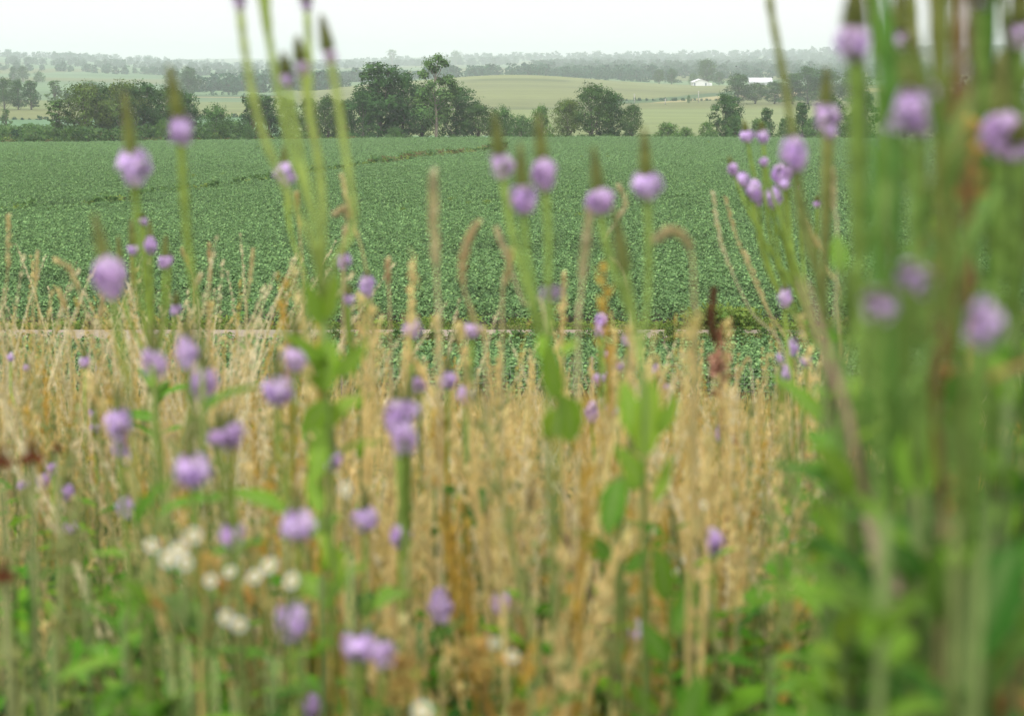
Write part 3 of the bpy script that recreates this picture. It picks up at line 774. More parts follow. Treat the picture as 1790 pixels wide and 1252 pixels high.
# ------------------------------------------------------------------ vervain plants
rnd = random.Random(31)
VIO = (.76, .54, .90)
def bloom_mesh(seed):
    global rnd; keep = rnd; rnd = random.Random(seed); mb = MB()
    base = vary(VIO, .08); a0 = U(0, 6.28)
    tube(mb, [Vector((0, 0, -.008)), Vector((0, 0, 0)), Vector((0, 0, .008))], [.0012, .0016, .0012], (.36, .30, .42), 6)
    for row in range(5):
        z0 = (row - 2) * .0026; rr = .0060 * math.cos((row - 2) * .42); n = 9 - abs(row - 2)
        for k in range(n):
            a = 2 * math.pi * (k + .5 * (row % 2)) / n + U(-.25, .25)
            if R() < .06 + .16 * (math.cos(a - a0) > .5): continue
            o = Vector((math.cos(a), math.sin(a), (row - 2) * .38 + U(-.2, .3))).normalized()
            q_ = rr * U(.65, 1.42); c = Vector((math.cos(a) * q_, math.sin(a) * q_, z0 + U(-.0012, .0012)))
            tube(mb, [Vector((c.x * .3, c.y * .3, z0 - .001)), c], [.0005, .0006], (.35, .25, .45), 3, False)
            X, Yv = frame_of(o); fc = vary(mixc(base, (.82, .66, .86), R()) if R() < .7 else mixc(base, (.52, .32, .70), R()), .08); s = U(.0021, .0034)
            for p in range(5):
                b = p * 1.2566 + a; d = X * math.cos(b) + Yv * math.sin(b); e = o.cross(d)
                mb.add([c, c + d * s * .7 - e * s * .42 + o * .0004, c + d * s * 1.08 - o * .0002, c + d * s * .7 + e * s * .42 + o * .0004], [(0, 1, 2, 3)], fc)
    rnd = keep
    return mb.mesh('blossom_ring', M_petal, False)
BL = [bloom_mesh(50 + i) for i in range(6)]
def bud_mesh(seed):
    """unit bud tip: 1 long, tapering, scaly"""
    global rnd; keep = rnd; rnd = random.Random(seed); mb = MB()
    n = 26; bc = vary((.15, .18, .05), .12); tc = vary((.20, .20, .08), .1)
    prof = [(i / n, (.0024 * (1 - (i / n) ** 1.8) + .0005) * (1.12 if i % 2 else .88)) for i in range(n + 1)]
    tube(mb, [Vector((0, 0, z * .08)) for z, _ in prof], [r for _, r in prof], lambda t: mixc(bc, tc, t * .7), 6)
    for i in range(70):
        z = R() * .94; a = i * 2.4; r = .0024 * (1 - z ** 1.8) + .0004; o = Vector((math.cos(a), math.sin(a), 0)); p = Vector((0, 0, z * .08)) + o * r * .8
        s = Vector((-o.y, o.x, 0)) * .0008
        mb.add([p - s, p + s, p + o * .0012 + Vector((0, 0, .0035 * (1 - z * .5)))], [(0, 1, 2)], vary(mixc(bc, tc, z), .2))
    rnd = keep
    return mb.mesh('bud_tip', M_stem, False)
BU = [bud_mesh(70 + i) for i in range(3)]
def leaf_mesh(seed, wr=.42, col=(.13, .25, .05), fold=.25, droop=.35, serr=.08, nl=9):
    """leaf one metre long along +x, to be scaled"""
    global rnd; keep = rnd; rnd = random.Random(seed); mb = MB(); vs = []; fs = []
    for i in range(nl + 1):
        t = i / nl; w = wr * .5 * math.sin(math.pi * min(1, t ** .8)) ** .75 * (1 + (serr if i % 2 else -serr))
        if i == 0: w = .02
        if i == nl: w = .002
        z = .18 * t - droop * t * t
        for k in (-1, -.5, 0, .5, 1): vs.append(Vector((t, k * w, z + abs(k) * w * fold + .01 * math.sin(9 * t + k))))
    for i in range(nl):
        for k in range(4): fs.append((i * 5 + k, i * 5 + k + 1, i * 5 + k + 6, i * 5 + k + 5))
    mb.add(vs, fs, col)
    for j in range(len(vs)):
        if j % 5 == 2: mb.c[j] = mixc(col, (.3, .4, .15), .4)
        else: mb.c[j] = vary(col, .07)
    rnd = keep
    return mb.mesh('leaf', M_leaf)
LF = {'light': [leaf_mesh(80, .42, (.22, .38, .035)), leaf_mesh(81, .36, (.26, .40, .04))],
      'mid': [leaf_mesh(82, .40, (.13, .31, .03)), leaf_mesh(83, .34, (.19, .36, .035))],
      'dark': [leaf_mesh(84, .42, (.045, .16, .02)), leaf_mesh(85, .36, (.07, .21, .025)), leaf_mesh(89, .3, (.12, .23, .035))],
      'narrow': [leaf_mesh(86, .16, (.15, .27, .06)), leaf_mesh(87, .13, (.21, .30, .08))],
      'heart': [leaf_mesh(88, .8, (.13, .33, .05), .1, .3, .02)],
      'dry': [leaf_mesh(90, .14, (.36, .20, .08), .5, .8)]}
BLOOMS = []
VG = 'violet flowered vervain plants in the meadow'
SC = (.20, .28, .055)
def add_leaf(e, org, p, az, tilt, L, kind):
    m = LF[kind][int(R() * len(LF[kind]))]
    o = put('leaf', m, e, p - org, (U(-.3, .3), -tilt, az), L)
    return o
def vervain(label, d, node, spikes, leaves=5, lk='mid', root=None, scol=SC, lean=0., leafL=(.03, .06), thick=1., cat='wildflower', name='vervain', group=VG):
    nd = at(node[0], node[1], d)
    rx = nd.x + (root if root is not None else U(-.04, .04)); rp = Vector((rx, d + U(-.03, .03), 0)); rp.z = gzs(rp.x, rp.y)
    e = empty(name, rp, label, cat, group)
    st = MB()
    cur = bez(rp - Vector((0, 0, .03)), rp.lerp(nd, .35) + Vector((0, 0, .02)), rp.lerp(nd, .7) + Vector((0, 0, 0)), nd, 12)
    stc = vary(mixc(scol, (.13, .15, .06), .6), .1)
    tube(st, [c - rp for c in cur], [(.0021 - .0006 * i / 11) * thick for i in range(12)], stc, 6)
    st.build('stem', M_stem, e)
    for sp in spikes:
        x, y, bpx = sp[:3]; tip = sp[3] if len(sp) > 3 else bpx * 1.2
        via = sp[4] if len(sp) > 4 and sp[4] else None; tdx = sp[5] if len(sp) > 5 else None
        dd = d * (1 + U(-.025, .025)); B = at(x, y, dd)
        if via: pl = [nd] + [at(a, b, dd) for a, b in via] + [B]; cur = through(pl, max(5, int(14 / len(via))))
        else:
            Ln = (B - nd).length; cur = bez(nd, nd + Vector(((B.x - nd.x) * .65, 0, Ln * .30)), B - Vector(((B.x - nd.x) * .06, 0, Ln * .45)), B, 26)
        # rings every few mm: spent calyces make the stalk uneven
        fine = []
        for a, b in zip(cur, cur[1:]):
            k = max(1, int((b - a).length / .007)); fine += [a.lerp(b, i / k) for i in range(k)]
        fine.append(cur[-1]); n = len(fine)
        rad = [thick * (.0010 + .0008 * min(1, i / n * 1.6)) * (1.14 if i % 2 else .9) * U(.93, 1.07) for i in range(n)]
        cc = vary(scol, .12)
        sm_ = MB(); tube(sm_, [c - rp for c in fine], rad, cc, 6)
        for i in range(n // 3, n):
            for _ in range(3):
                a = U(0, 6.28); o = Vector((math.cos(a), math.sin(a), 0)); p = fine[i] - rp + o * rad[i] * .8; s = Vector((-o.y, o.x, 0)) * .0007
                sm_.add([p - s, p + s, p + o * .0010 * thick + Vector((0, 0, .0042))], [(0, 1, 2)], vary(cc, .2))
        so_ = sm_.build('flower_spike', M_stem, e, smooth=False)
        tg = (fine[-1] - fine[-3]).normalized() if tdx is None else (at(x + tdx, y - tip, dd) - B).normalized()
        q = tg.to_track_quat('Z', 'Y').to_euler()
        if bpx > 0:
            BLOOMS.append((x, y, bpx, d))
            s = bpx * dd / FP / .0146
            put('blossom_ring', BL[int(R() * 6)], so_, B - rp, q, (s * U(.88, 1.12), s * U(.88, 1.12), s * U(.95, 1.45)))
        if tip > 0:
            tl = tip * dd / FP
            put('bud_tip', BU[int(R() * 3)], so_, B - rp + tg * (.0052 * bpx * dd / FP / .0146), q, (thick * 1.35, thick * 1.35, tl / .08))
    for i in range(leaves * 2):
        t = U(.25, 1); p = rp.lerp(nd, t); az = U(0, 6.28)
        add_leaf(e, rp, p, az, U(.1, 1.0), U(*leafL), lk)
    return e
V = vervain
# upper left group of long stalks
V('tall light green vervain with five long stalks rising to the top edge left of centre', 1.18, (562, 560),
  [(418, 3, 20, 40, [(548, 440), (500, 330), (455, 220), (430, 100)]), (445, -60, 20, 40, [(550, 400), (505, 250), (478, 110)]), (464, -50, 20, 30, [(548, 380), (510, 270), (482, 130), (470, 60)]),
   (536, 8, 20, 40, [(566, 440), (556, 300), (542, 180), (540, 90)]), (502, 138, 24, 40, [(556, 430), (528, 280), (512, 200)]), (527, 116, 28, 45, [(566, 430), (560, 300), (540, 200)]),
   (575, 95, 24, 62, [(585, 460), (618, 390), (600, 240), (586, 150)], -12)], 9, 'light', 0.0, (.30, .38, .10), leafL=(.035, .055), thick=1.15)
V('slim vervain with a bloom at mid field height left of the light green stalks', 1.75, (535, 480), [(498, 305, 34, 38)], 3, 'mid')
V('vervain with one bloom high before the left grove', 1.22, (352, 640), [(316, 225, 46, 95, [(348, 560), (330, 440), (319, 300)], -18)], 5, 'mid', thick=1.2)
V('vervain with one bloom over the field top at far left', 1.22, (268, 680), [(233, 290, 48, 112, [(262, 600), (246, 450), (237, 340)], -14)], 5, 'mid', thick=1.1)
V('vervain with a large round bloom low over the bean field at left', 1.10, (232, 760), [(190, 484, 54, 96, [(225, 680), (205, 570)], -22)], 5, 'mid')
V('branching vervain with five small blooms in the left bean field', 2.2, (272, 640),
  [(250, 386, 17, 8, [(262, 540), (255, 450)]), (263, 428, 22, 36), (232, 436, 20, 46), (288, 458, 24, 40, [(284, 540)]), (296, 452, 14, 6), (212, 478, 20, 60), (307, 540, 20, 24)], 8, 'mid', thick=1.1)
V('vervain with a round bloom below the track at left', 1.25, (290, 860), [(268, 635, 46, 60)], 4, 'mid')
V('vervain with two pale blooms stacked between the left track blooms', 1.25, (345, 880), [(328, 614, 44, 50), (357, 670, 44, 40)], 5, 'mid')
V('vervain with two large blooms left of the light green leaves', 1.2, (500, 900), [(485, 683, 50, 60), (516, 627, 46, 66)], 5, 'mid')
V('vervain with wide pale double bloom above the largest left bloom', 1.1, (412, 930), [(384, 764, 38, 40), (404, 760, 44, 30)], 4, 'mid')
V('vervain with the largest bloom of the left half', 1.0, (350, 1060), [(333, 823, 64, 70)], 4, 'dark')
V('vervain with two blooms one above the other at far left', 1.35, (222, 960), [(207, 740, 44, 60), (212, 784, 30, 0)], 4, 'mid')
V('small vervain with tiny bloom right below the stacked far left pair', 2.0, (232, 900), [(222, 801, 20, 20)], 2)
V('small vervain with two tiny blooms left of the stacked far left pair', 2.7, (172, 860), [(163, 722, 14, 20), (167, 748, 15, 14)], 2)
V('small vervain with a bloom just below the track at far left', 2.6, (150, 720), [(148, 632, 18, 26)], 2)
V('tiny vervain with two faint blooms at the left edge by the track', 3.0, (34, 720), [(18, 624, 12, 18), (47, 642, 11, 16)], 2)
V('small vervain with pinkish blooms beside the dark red coneflower', 2.0, (98, 960), [(92, 818, 18, 26), (76, 840, 24, 20), (42, 850, 20, 16)], 3)
V('small pinkish vervain right of the coneflower', 1.9, (128, 980), [(118, 860, 26, 26)], 2)
V('vervain with one mid size bloom above the white fleabanes', 1.7, (230, 1010), [(220, 884, 32, 30)], 3)
V('small pinkish vervain left of the white fleabanes', 1.9, (130, 1040), [(125, 927, 26, 26)], 2)
V('vervain with a ragged bloom just right of the white fleabanes', 1.15, (425, 1120), [(408, 935, 48, 40)], 4, 'dark')
V('vervain with a large bloom above the right fleabane pair', 1.02, (530, 1120), [(520, 918, 58, 50)], 4, 'mid')
V('vervain with a small tall bloom left of the lower centre', 1.3, (640, 1080), [(638, 908, 42, 46)], 4, 'dark')
V('vervain with a narrow bloom right of the lower left centre', 1.35, (702, 1120), [(700, 937, 39, 54)], 4, 'dark')
V('vervain with a dull bloom under the light green leaves', 1.45, (578, 960), [(580, 803, 37, 60)], 3, 'light')
V('vervain with three merged blooms at centre left of the straw grass', 1.2, (712, 980), [(694, 732, 46, 50), (706, 768, 46, 0), (714, 718, 34, 60)], 5, 'mid')
V('vervain with one narrow bloom above the merged blooms', 1.75, (735, 860), [(733, 672, 27, 40)], 3)
V('vervain with one bloom right of centre left below the track', 1.65, (780, 840), [(783, 663, 31, 40)], 3, 'dark')
V('vervain with a lower bloom beside its neighbour below the track', 1.8, (812, 850), [(814, 690, 27, 36)], 3, 'dark')
V('vervain with a pale pink bloom on the track line', 1.7, (716, 740), [(720, 573, 29, 46)], 2)
V('vervain with a bloom on the track line behind a curved grass head', 1.7, (818, 740), [(825, 577, 28, 36)], 3, 'dark')
V('vervain with three small blooms between light stalks and yellow leaf', 2.0, (628, 690), [(600, 455, 25, 24), (642, 500, 27, 20), (610, 522, 17, 20)], 4, 'light')
# middle
V('bright leafy vervain with four blooms over the middle of the bean field', 1.22, (955, 640),
  [(876, 286, 44, 76, [(930, 540), (900, 430), (884, 340)]), (914, 348, 48, 82, [(938, 540), (920, 440)]), (950, 303, 46, 88, [(958, 500), (958, 400)]), (962, 512, 34, 10)], 3, 'light', 0.03, (.23, .33, .08), thick=1.2)
V('bright leafy vervain with two blooms right of the middle of the field', 1.22, (1120, 640),
  [(1048, 351, 46, 80, [(1105, 560), (1075, 480), (1056, 410)]), (1130, 323, 48, 84, [(1132, 520), (1134, 420)]), (1092, 470, 0, 110, [(1108, 560)])], 3, 'light', 0.03, (.23, .32, .08), thick=1.2)
V('small vervain with scattered tiny blooms around the middle right track', 2.5, (1085, 820),
  [(1052, 563, 25, 14), (1047, 580, 16, 0), (1095, 593, 17, 12), (1062, 618, 15, 12), (1080, 640, 17, 10), (1047, 663, 22, 12), (1066, 655, 14, 8)], 5)
V('small vervain with three faint blooms right of the scattered tiny ones', 2.7, (1140, 820), [(1147, 643, 16, 12), (1163, 675, 13, 12), (1125, 683, 13, 10)], 3)
V('small vervain with two blooms side by side left of the broad leaf', 2.3, (1050, 880), [(1035, 720, 28, 8), (1069, 718, 20, 10)], 3)
V('small vervain with one bloom amid the dead brown seed stalk', 2.6, (1262, 850), [(1257, 757, 20, 6)], 2, 'mid')
V('vervain with a single flat bloom in the lower right straw grass', 1.35, (1250, 1130), [(1247, 948, 40, 10)], 4, 'dark')
V('vervain with a single bloom low right of centre', 1.4, (1125, 1290), [(1117, 1108, 40, 8)], 4, 'dark')
V('vervain with the right bloom of a low central pair', 1.45, (880, 1220), [(876, 1055, 37, 20)], 3)
V('vervain with the left bloom of a low central pair', 1.35, (775, 1240), [(771, 1060, 42, 12)], 3)
V('vervain with a faint bloom left of the low central pair', 2.1, (675, 1180), [(672, 1042, 22, 20)], 2)
V('vervain with a large bloom below the fleabanes', 1.0, (520, 1290), [(511, 1085, 58, 50)], 4, 'dark')
V('vervain with two touching blooms near the bottom left of centre', 1.05, (650, 1320), [(625, 1130, 54, 20), (670, 1143, 48, 26)], 4, 'dark')
V('vervain with a bloom cut by the bottom edge', 1.2, (548, 1380), [(542, 1235, 42, 30)], 3, 'mid')
# right
V('vervain cluster with a dozen small blooms low over the right bean field', 2.3, (1440, 620),
  [(1305, 237, 22, 20, [(1400, 500), (1360, 400), (1320, 310)]), (1333, 238, 22, 20, [(1405, 500), (1370, 400), (1342, 310)]), (1335, 283, 16, 0), (1281, 295, 20, 16, [(1385, 500), (1335, 420), (1300, 350)]), (1297, 314, 22, 0, [(1390, 500), (1340, 430)]),
   (1318, 333, 27, 0), (1327, 346, 20, 8), (1362, 305, 26, 8), (1377, 302, 18, 8), (1352, 345, 26, 0), (1371, 322, 16, 0), (1396, 328, 12, 8)], 8, 'mid', thick=1.05)
V('small vervain with one tiny bloom right of the cluster', 2.8, (1440, 560), [(1428, 356, 12, 10)], 2)
V('long dark vervain spike bending up to the top edge with bloom below', 1.22, (1450, 640), [(1388, 270, 42, 0, [(1432, 500), (1402, 400)]), (1338, -60, 0, 40, [(1432, 480), (1400, 340), (1378, 180), (1350, 30)])], 4, 'mid', 0.02, (.17, .20, .06), thick=1.25)
V('straight vervain spike with bloom and faded ring right of the long bending one', 1.27, (1445, 560), [(1443, 200, 40, 68, [(1440, 450), (1441, 320)]), (1452, 232, 20, 0)], 4, 'mid', 0.02, (.20, .22, .07), thick=1.2)
V('small vervain with one bloom left of the right leafy thicket', 2.1, (1400, 720), [(1372, 520, 24, 16)], 3, 'mid')
V('small vervain with four blooms by the end of the track at right', 2.2, (1400, 860), [(1386, 607, 22, 8), (1409, 630, 21, 8), (1370, 655, 22, 8), (1362, 628, 13, 0)], 4, 'mid')
DK = (.13, .21, .045)
V('thick near vervain with the tall oval bloom at the top of the right thicket', .82, (1500, 760), [(1492, 72, 66, 90, [(1502, 560), (1496, 300)], 4)], 14, 'mid', 0., DK, leafL=(.03, .06), thick=1.5)
V('near vervain with the biggest round bloom of the right thicket', .76, (1598, 820), [(1605, 188, 80, 120, [(1590, 600), (1600, 350)], -10)], 14, 'dark', 0., DK, leafL=(.03, .06), thick=1.4)
V('near vervain with a bloom left of the biggest round bloom', .95, (1560, 760), [(1548, 230, 40, 60), (1574, 70, 44, 90, [(1568, 450), (1572, 200)])], 10, 'mid', 0., DK, thick=1.3)
V('near vervain with the large bloom at the right edge of the field', .84, (1740, 800), [(1749, 232, 66, 120, [(1740, 600), (1748, 380)]), (1783, 264, 40, 40)], 12, 'dark', 0., DK, thick=1.4)
V('near vervain with a bloom cut by the right edge at the top', .9, (1792, 700), [(1783, 56, 42, 80), (1712, 8, 24, 60, [(1765, 450), (1720, 150)])], 10, 'dark', 0., DK, thick=1.4)
V('near vervain with a pale bloom at middle height of the right thicket', .60, (1545, 900), [(1535, 535, 58, 10)], 10, 'mid', 0., DK, thick=1.2)
V('near vervain with twin pale blooms right of the middle height bloom', .70, (1610, 860), [(1588, 482, 38, 10), (1618, 496, 40, 10)], 8, 'mid', 0., DK, thick=1.2)
V('near vervain with a tilted bloom toward the right edge at middle height', .60, (1715, 960), [(1722, 565, 58, 6), (1702, 590, 30, 0)], 10, 'dark', 0., DK, thick=1.2)
V('near vervain with a bloom low before the dark right leaves', .64, (1690, 1000), [(1698, 683, 46, 10)], 8, 'dark', 0., DK, thick=1.2)
V('near vervain with a dull fading bloom deep inside the right thicket', 1.3, (1606, 960), [(1602, 692, 24, 10), (1672, 250, 26, 60, [(1630, 700), (1665, 450)])], 8, 'dark', 0., DK)
# bare stalks of the thicket, each its own plant
TG = 'flowerless stalks of the right thicket'
for px0, pm, px1, d, col, lb, lk, th in [
 (1478, 1500, 1490, .95, (.16, .21, .05), 'thick olive stalk forming the left edge of the right thicket', 'mid', 1.5),
 (1556, 1528, 1542, .64, (.10, .17, .04), 'dark green stalk just right of the tall oval bloom', 'mid', 1.0),
 (1590, 1566, 1543, .9, (.11, .19, .045), 'dark green stalk left of the biggest bloom', 'mid', 1.2),
 (1608, 1640, 1626, .84, (.14, .17, .05), 'thick olive brown stalk right of the biggest bloom', 'dark', 1.5),
 (1672, 1650, 1662, .62, (.13, .16, .045), 'olive stalk right beside the rusty one', 'mid', 1.1),
 (1650, 1688, 1680, .66, (.15, .10, .05), 'thick rusty brown stalk in the right thicket', 'dry', 1.25),
 (1716, 1684, 1700, .9, (.19, .16, .06), 'brownish stalk beside the rusty one, orange dry florets in front of it', 'dry', 1.2),
 (1700, 1738, 1736, .92, (.07, .18, .03), 'broad bright green stalk left of the right edge', 'mid', 1.9),
 (1800, 1758, 1776, .9, (.11, .17, .04), 'green stalk near the right edge of the thicket', 'dark', 1.3),
 (1566, 1612, 1588, 1.0, (.17, .20, .06), 'slender olive stalk behind the biggest bloom', 'mid', 1.1),
 (1744, 1696, 1728, 1.0, (.15, .14, .06), 'slender brownish stalk right of the orange one', 'mid', 1.1),
 (1520, 1544, 1512, 1.1, (.15, .21, .055), 'slender green stalk between the oval bloom and its right neighbour', 'mid', 1.2),
 (1622, 1664, 1640, 1.1, (.13, .18, .05), 'slender green stalk left of the rusty one', 'mid', 1.2),
 (1752, 1796, 1744, .95, (.12, .19, .05), 'slender green stalk crossing behind the right edge bloom', 'mid', 1.2)]:
    col = tuple(c * U(.8, 1.2) for c in col)
    e = V(lb, d, (px0, 900), [(px1, -90, 0, 60, [(px0 + U(-16, 16), 680), (pm, 430), ((pm + px1) / 2 + U(-14, 14), 170)])], 7, lk if lk != 'dry' else 'dark', 0., col, leafL=(.03, .055), thick=th, cat='plant', name='stalk_plant', group=TG)
    for i in range(9):   # narrow leaves hugging the stalk
        y = U(190, 880); x = np.interp(y, [170, 430, 680, 900], [(pm + px1) / 2, pm, px0, px0]); p = at(x, y, d)
        add_leaf(e, e.location, p, U(0, 6.28), U(.9, 1.35), U(.025, .05), 'narrow' if lk != 'dry' or R() < .8 else 'dry')

# leafy forbs filling the lower right, each with its own leaves
def leafy(label, d, px, ytop, n, lk, L=(.03, .06), col=(.12, .17, .06), px2=None, group=None, name='leafy_plant', thick=1., y0=None):
    top = at(px, ytop, d); rp = Vector((at(px2 if px2 is not None else px, 626, d).x, d, 0)); rp.z = gzs(rp.x, d)
    e = empty(name, rp, label, 'plant', group)
    cur = bez(rp - Vector((0, 0, .02)), rp.lerp(top, .3) + Vector((U(-.01, .01), 0, 0)), rp.lerp(top, .7), top, 14)
    m = MB(); tube(m, [c - rp for c in cur], [(.0032 - .0018 * i / 13) * thick for i in range(14)], col, 6); m.build('stem', M_stem, e)
    for i in range(n):
        t = .32 + .68 * i / n; k = t * 13; j = min(12, int(k)); p = cur[j].lerp(cur[j + 1], k - j)
        add_leaf(e, rp, p, i * 1.57 + (i // 2) * .9 + U(-.3, .3), U(.2, 1.1), U(*L) * (1.15 - .4 * t), lk)
    return e
LG = 'leafy plants of the lower right thicket'
for px, yt, d, px2, lb in [(1560, 330, 1.3, 1570, 'slim leafy plant behind the bloom left of the biggest one'), (1625, 300, 1.15, 1620, 'slim leafy plant under the biggest round bloom'), (1668, 350, 1.4, 1670, 'slim leafy plant behind the rusty stalk'),
  (1745, 330, 1.2, 1740, 'slim leafy plant below the large right bloom'), (1785, 300, 1.0, 1790, 'slim leafy plant at the right edge under the small blooms'), (1520, 470, 1.5, 1530, 'slim leafy plant behind the thick left stalk of the thicket'),
  (1700, 420, 1.05, 1705, 'slim leafy plant left of the tilted bloom'), (1590, 540, .95, 1600, 'slim leafy plant right of the pale bloom'), (1650, 480, .9, 1660, 'slim leafy plant right of the twin blooms'), (1460, 560, 1.6, 1480, 'slim leafy plant left of the thicket at track height'), (1770, 560, .8, 1780, 'slim leafy plant below the tilted bloom')]:
    leafy(lb, d, px, yt, 34, 'mid' if R() < .6 else 'dark', (.03, .055), px2=px2, group=LG, thick=.8)
for i, (px, yt, d, lk, px2) in enumerate([(1500, 790, .85, 'mid', 1560), (1460, 900, .95, 'mid', 1540), (1530, 700, .9, 'dark', 1560), (1590, 640, .8, 'dark', 1600), (1640, 720, .75, 'dark', 1650), (1600, 900, .7, 'dark', 1620), (1680, 640, .85, 'dark', 1690), (1760, 700, .75, 'dark', 1770), (1730, 880, .68, 'dark', 1750), (1550, 1000, .8, 'dark', 1590), (1660, 980, .66, 'dark', 1680), (1780, 980, .7, 'dark', 1800), (1500, 1080, .9, 'mid', 1560), (1420, 1100, 1.2, 'mid', 1430), (1620, 1120, .7, 'dark', 1640)]):
    adj = ['leafy green plant at the left front of the thicket', 'leafy plant reaching left over the straw grass', 'dark leafy plant below the pale bloom of the thicket', 'dark leafy plant under the twin pale blooms', 'dark leafy plant in the middle of the thicket',
           'dark leafy plant low in the middle of the thicket', 'dark leafy plant beside the low right bloom', 'dark leafy plant at the right edge below the tilted bloom', 'dark leafy plant low near the right edge', 'dark leafy plant above the pale dead stalk foot',
           'dark leafy plant at the bottom of the thicket', 'dark leafy plant in the bottom right corner', 'green leafy plant at the bottom left of the thicket', 'low green leafy plant in the straw left of the thicket', 'dark leafy plant by the rusty leaf at the bottom'][i]
    leafy(adj, d, px, yt, 22, lk, (.04, .075), px2=px2, group=LG)
for px, yt, d, px2, lb in [(1468, 420, 1.2, 1500, 'leafy stalk softening the left side of the thicket beside the straight spike'), (1440, 640, 1.05, 1490, 'bright leafy stalk leaning left out of the thicket'), (1480, 620, .8, 1530, 'near leafy stalk at the left side of the thicket'), (1455, 740, .9, 1520, 'leafy plant leaning over the dead stalk')]:
    leafy(lb, d, px, yt, 30, 'mid' if d > .85 else 'light', (.03, .05), px2=px2, group=LG, thick=.7)
LG2 = 'leafy plants low in the straw'
for px, yt, d, lk, lb in [(50, 960, 1.3, 'dark', 'leafy green plant below the coneflowers at the left edge'), (150, 1000, 1.2, 'mid', 'leafy green plant under the small pinkish bloom at left'), (215, 1080, 1.1, 'dark', 'dark leafy plant in the lower left corner area'), (90, 1120, 1.0, 'mid', 'leafy green plant in the bottom left corner'),
  (290, 1110, 1.1, 'dark', 'dark leafy plant under the low single fleabane head'), (560, 1010, 1.15, 'mid', 'leafy green plant right of the three fleabane heads'), (470, 1150, 1.0, 'dark', 'dark leafy plant left of the large bloom under the fleabanes'), (625, 1010, 1.2, 'light', 'light leafy plant above the two touching blooms'),
  (735, 1090, 1.15, 'dark', 'dark leafy plant left of the low central pair'), (760, 850, 1.7, 'dark', 'dark leafy stem right of the merged blooms'), (1000, 1130, 1.2, 'mid', 'leafy green plant right of the low central pair'), (1290, 1060, 1.4, 'dark', 'dark leafy plant under the flat bloom'),
  (1350, 1150, 1.1, 'mid', 'leafy green plant at the bottom right of the straw'), (930, 1190, 1.0, 'dark', 'dark leafy plant at the bottom beside the orange clusters'), (1370, 930, 1.9, 'mid', 'small leafy plant among tiny white heads in the right straw'), (400, 900, 1.5, 'mid', 'leafy stem between the two wide left blooms'), (330, 1190, .95, 'mid', 'leafy plant at the bottom under the fleabane cluster')]:
    leafy(lb, d, px, yt, 20, lk, (.025, .055), group=LG2, name='leafy_plant')
# pale brown dead stalk leaning through the thicket
dp = [at(1520, 900, .75), at(1540, 1000, .75), at(1565, 1120, .76), at(1590, 1260, .78)]
foot = Vector((dp[-1].x + .03, .8, 0)); foot.z = gzs(foot.x, .8)
e = empty('dead_stalk', foot, 'leaning pale brown dead stalk at the bottom of the right thicket', 'plant')
m = MB(); cur = through(dp + [foot], 5); tube(m, [c - foot for c in cur], [.0028 + .0012 * i / len(cur) for i in range(len(cur))], (.36, .25, .20), 6); m.build('stem', M_stem, e)
o = put('leaf', LF['dry'][0], e, at(1750, 1180, .62) - foot, (.4, -.5, 2.0), .03) if False else None
m = MB(); b0 = cur[2] - foot; tube(m, [b0, b0 + Vector((-.012, 0, .05)), b0 + Vector((-.03, 0, .1))], [.0018, .0015, .0008], (.34, .22, .17), 5); m.build('branch', M_stem, e)

# broad leaves of the two bright plants in the middle, and of the light plant at left
def bigleaf(plant_label, d, px, ytop, items, lk='light'):
    top = at(px, ytop, d); rp = Vector((top.x + .01, d, 0)); rp.z = gzs(rp.x, d)
    e = empty('broadleaf_plant', rp, plant_label, 'plant', 'broad leaved plants in the middle of the meadow')
    m = MB(); cur = bez(rp - Vector((0, 0, .02)), rp.lerp(top, .3), rp.lerp(top, .7), top, 12)
    tube(m, [c - rp for c in cur], [.0020 - .0007 * i / 11 for i in range(12)], (.12, .19, .045), 6); m.build('stem', M_stem, e)
    for x, y, x2, y2, wpx in items:   # leaf from base to tip in the picture
        a, b = at(x, y, d), at(x2, y2, d * U(.97, 1.03)); v = b - a; L = v.length
        X = v.normalized(); N = (Vector((U(-.3, .3), -1, U(-.2, .2)))); N = (N - X * N.dot(X)).normalized(); Yv = N.cross(X)
        mt = Matrix((X, Yv, N)).transposed().to_4x4(); mt.translation = a - rp
        o = put('leaf', LF[lk][int(R() * len(LF[lk]))], e); w = wpx / FP * d
        o.matrix_local = mt @ Matrix.Diagonal((L, w / .40, L * .5, 1))
bigleaf('bright plant with broad upright leaves right of the picture centre', 1.15, 1125, 640,
  [(1125, 800, 1140, 660, 60), (1110, 770, 1090, 660, 40), (1150, 760, 1185, 690, 26), (1125, 850, 1080, 780, 36), (1140, 880, 1180, 790, 30)])
bigleaf('bright plant with broad leaves just left of the brightest upright leaves', 1.15, 975, 640,
  [(985, 690, 1005, 785, 50), (975, 700, 955, 600, 40), (965, 640, 940, 580, 30), (980, 620, 1010, 590, 24)])
bigleaf('plant with two hanging broad leaves low in the middle', 1.2, 1085, 830,
  [(1080, 840, 1060, 935, 50), (1085, 840, 1125, 850, 34), (1075, 980, 1010, 930, 34), (1090, 1000, 1140, 960, 30)], 'mid')
bigleaf('light green leafy plant left of centre below the long stalks', 1.15, 570, 520,
  [(572, 560, 590, 480, 28), (560, 570, 535, 490, 28), (575, 590, 570, 690, 44), (570, 700, 530, 760, 40), (555, 840, 560, 740, 36), (590, 660, 640, 600, 30), (575, 640, 520, 590, 26), (560, 900, 540, 820, 30), (600, 1010, 560, 930, 40)])
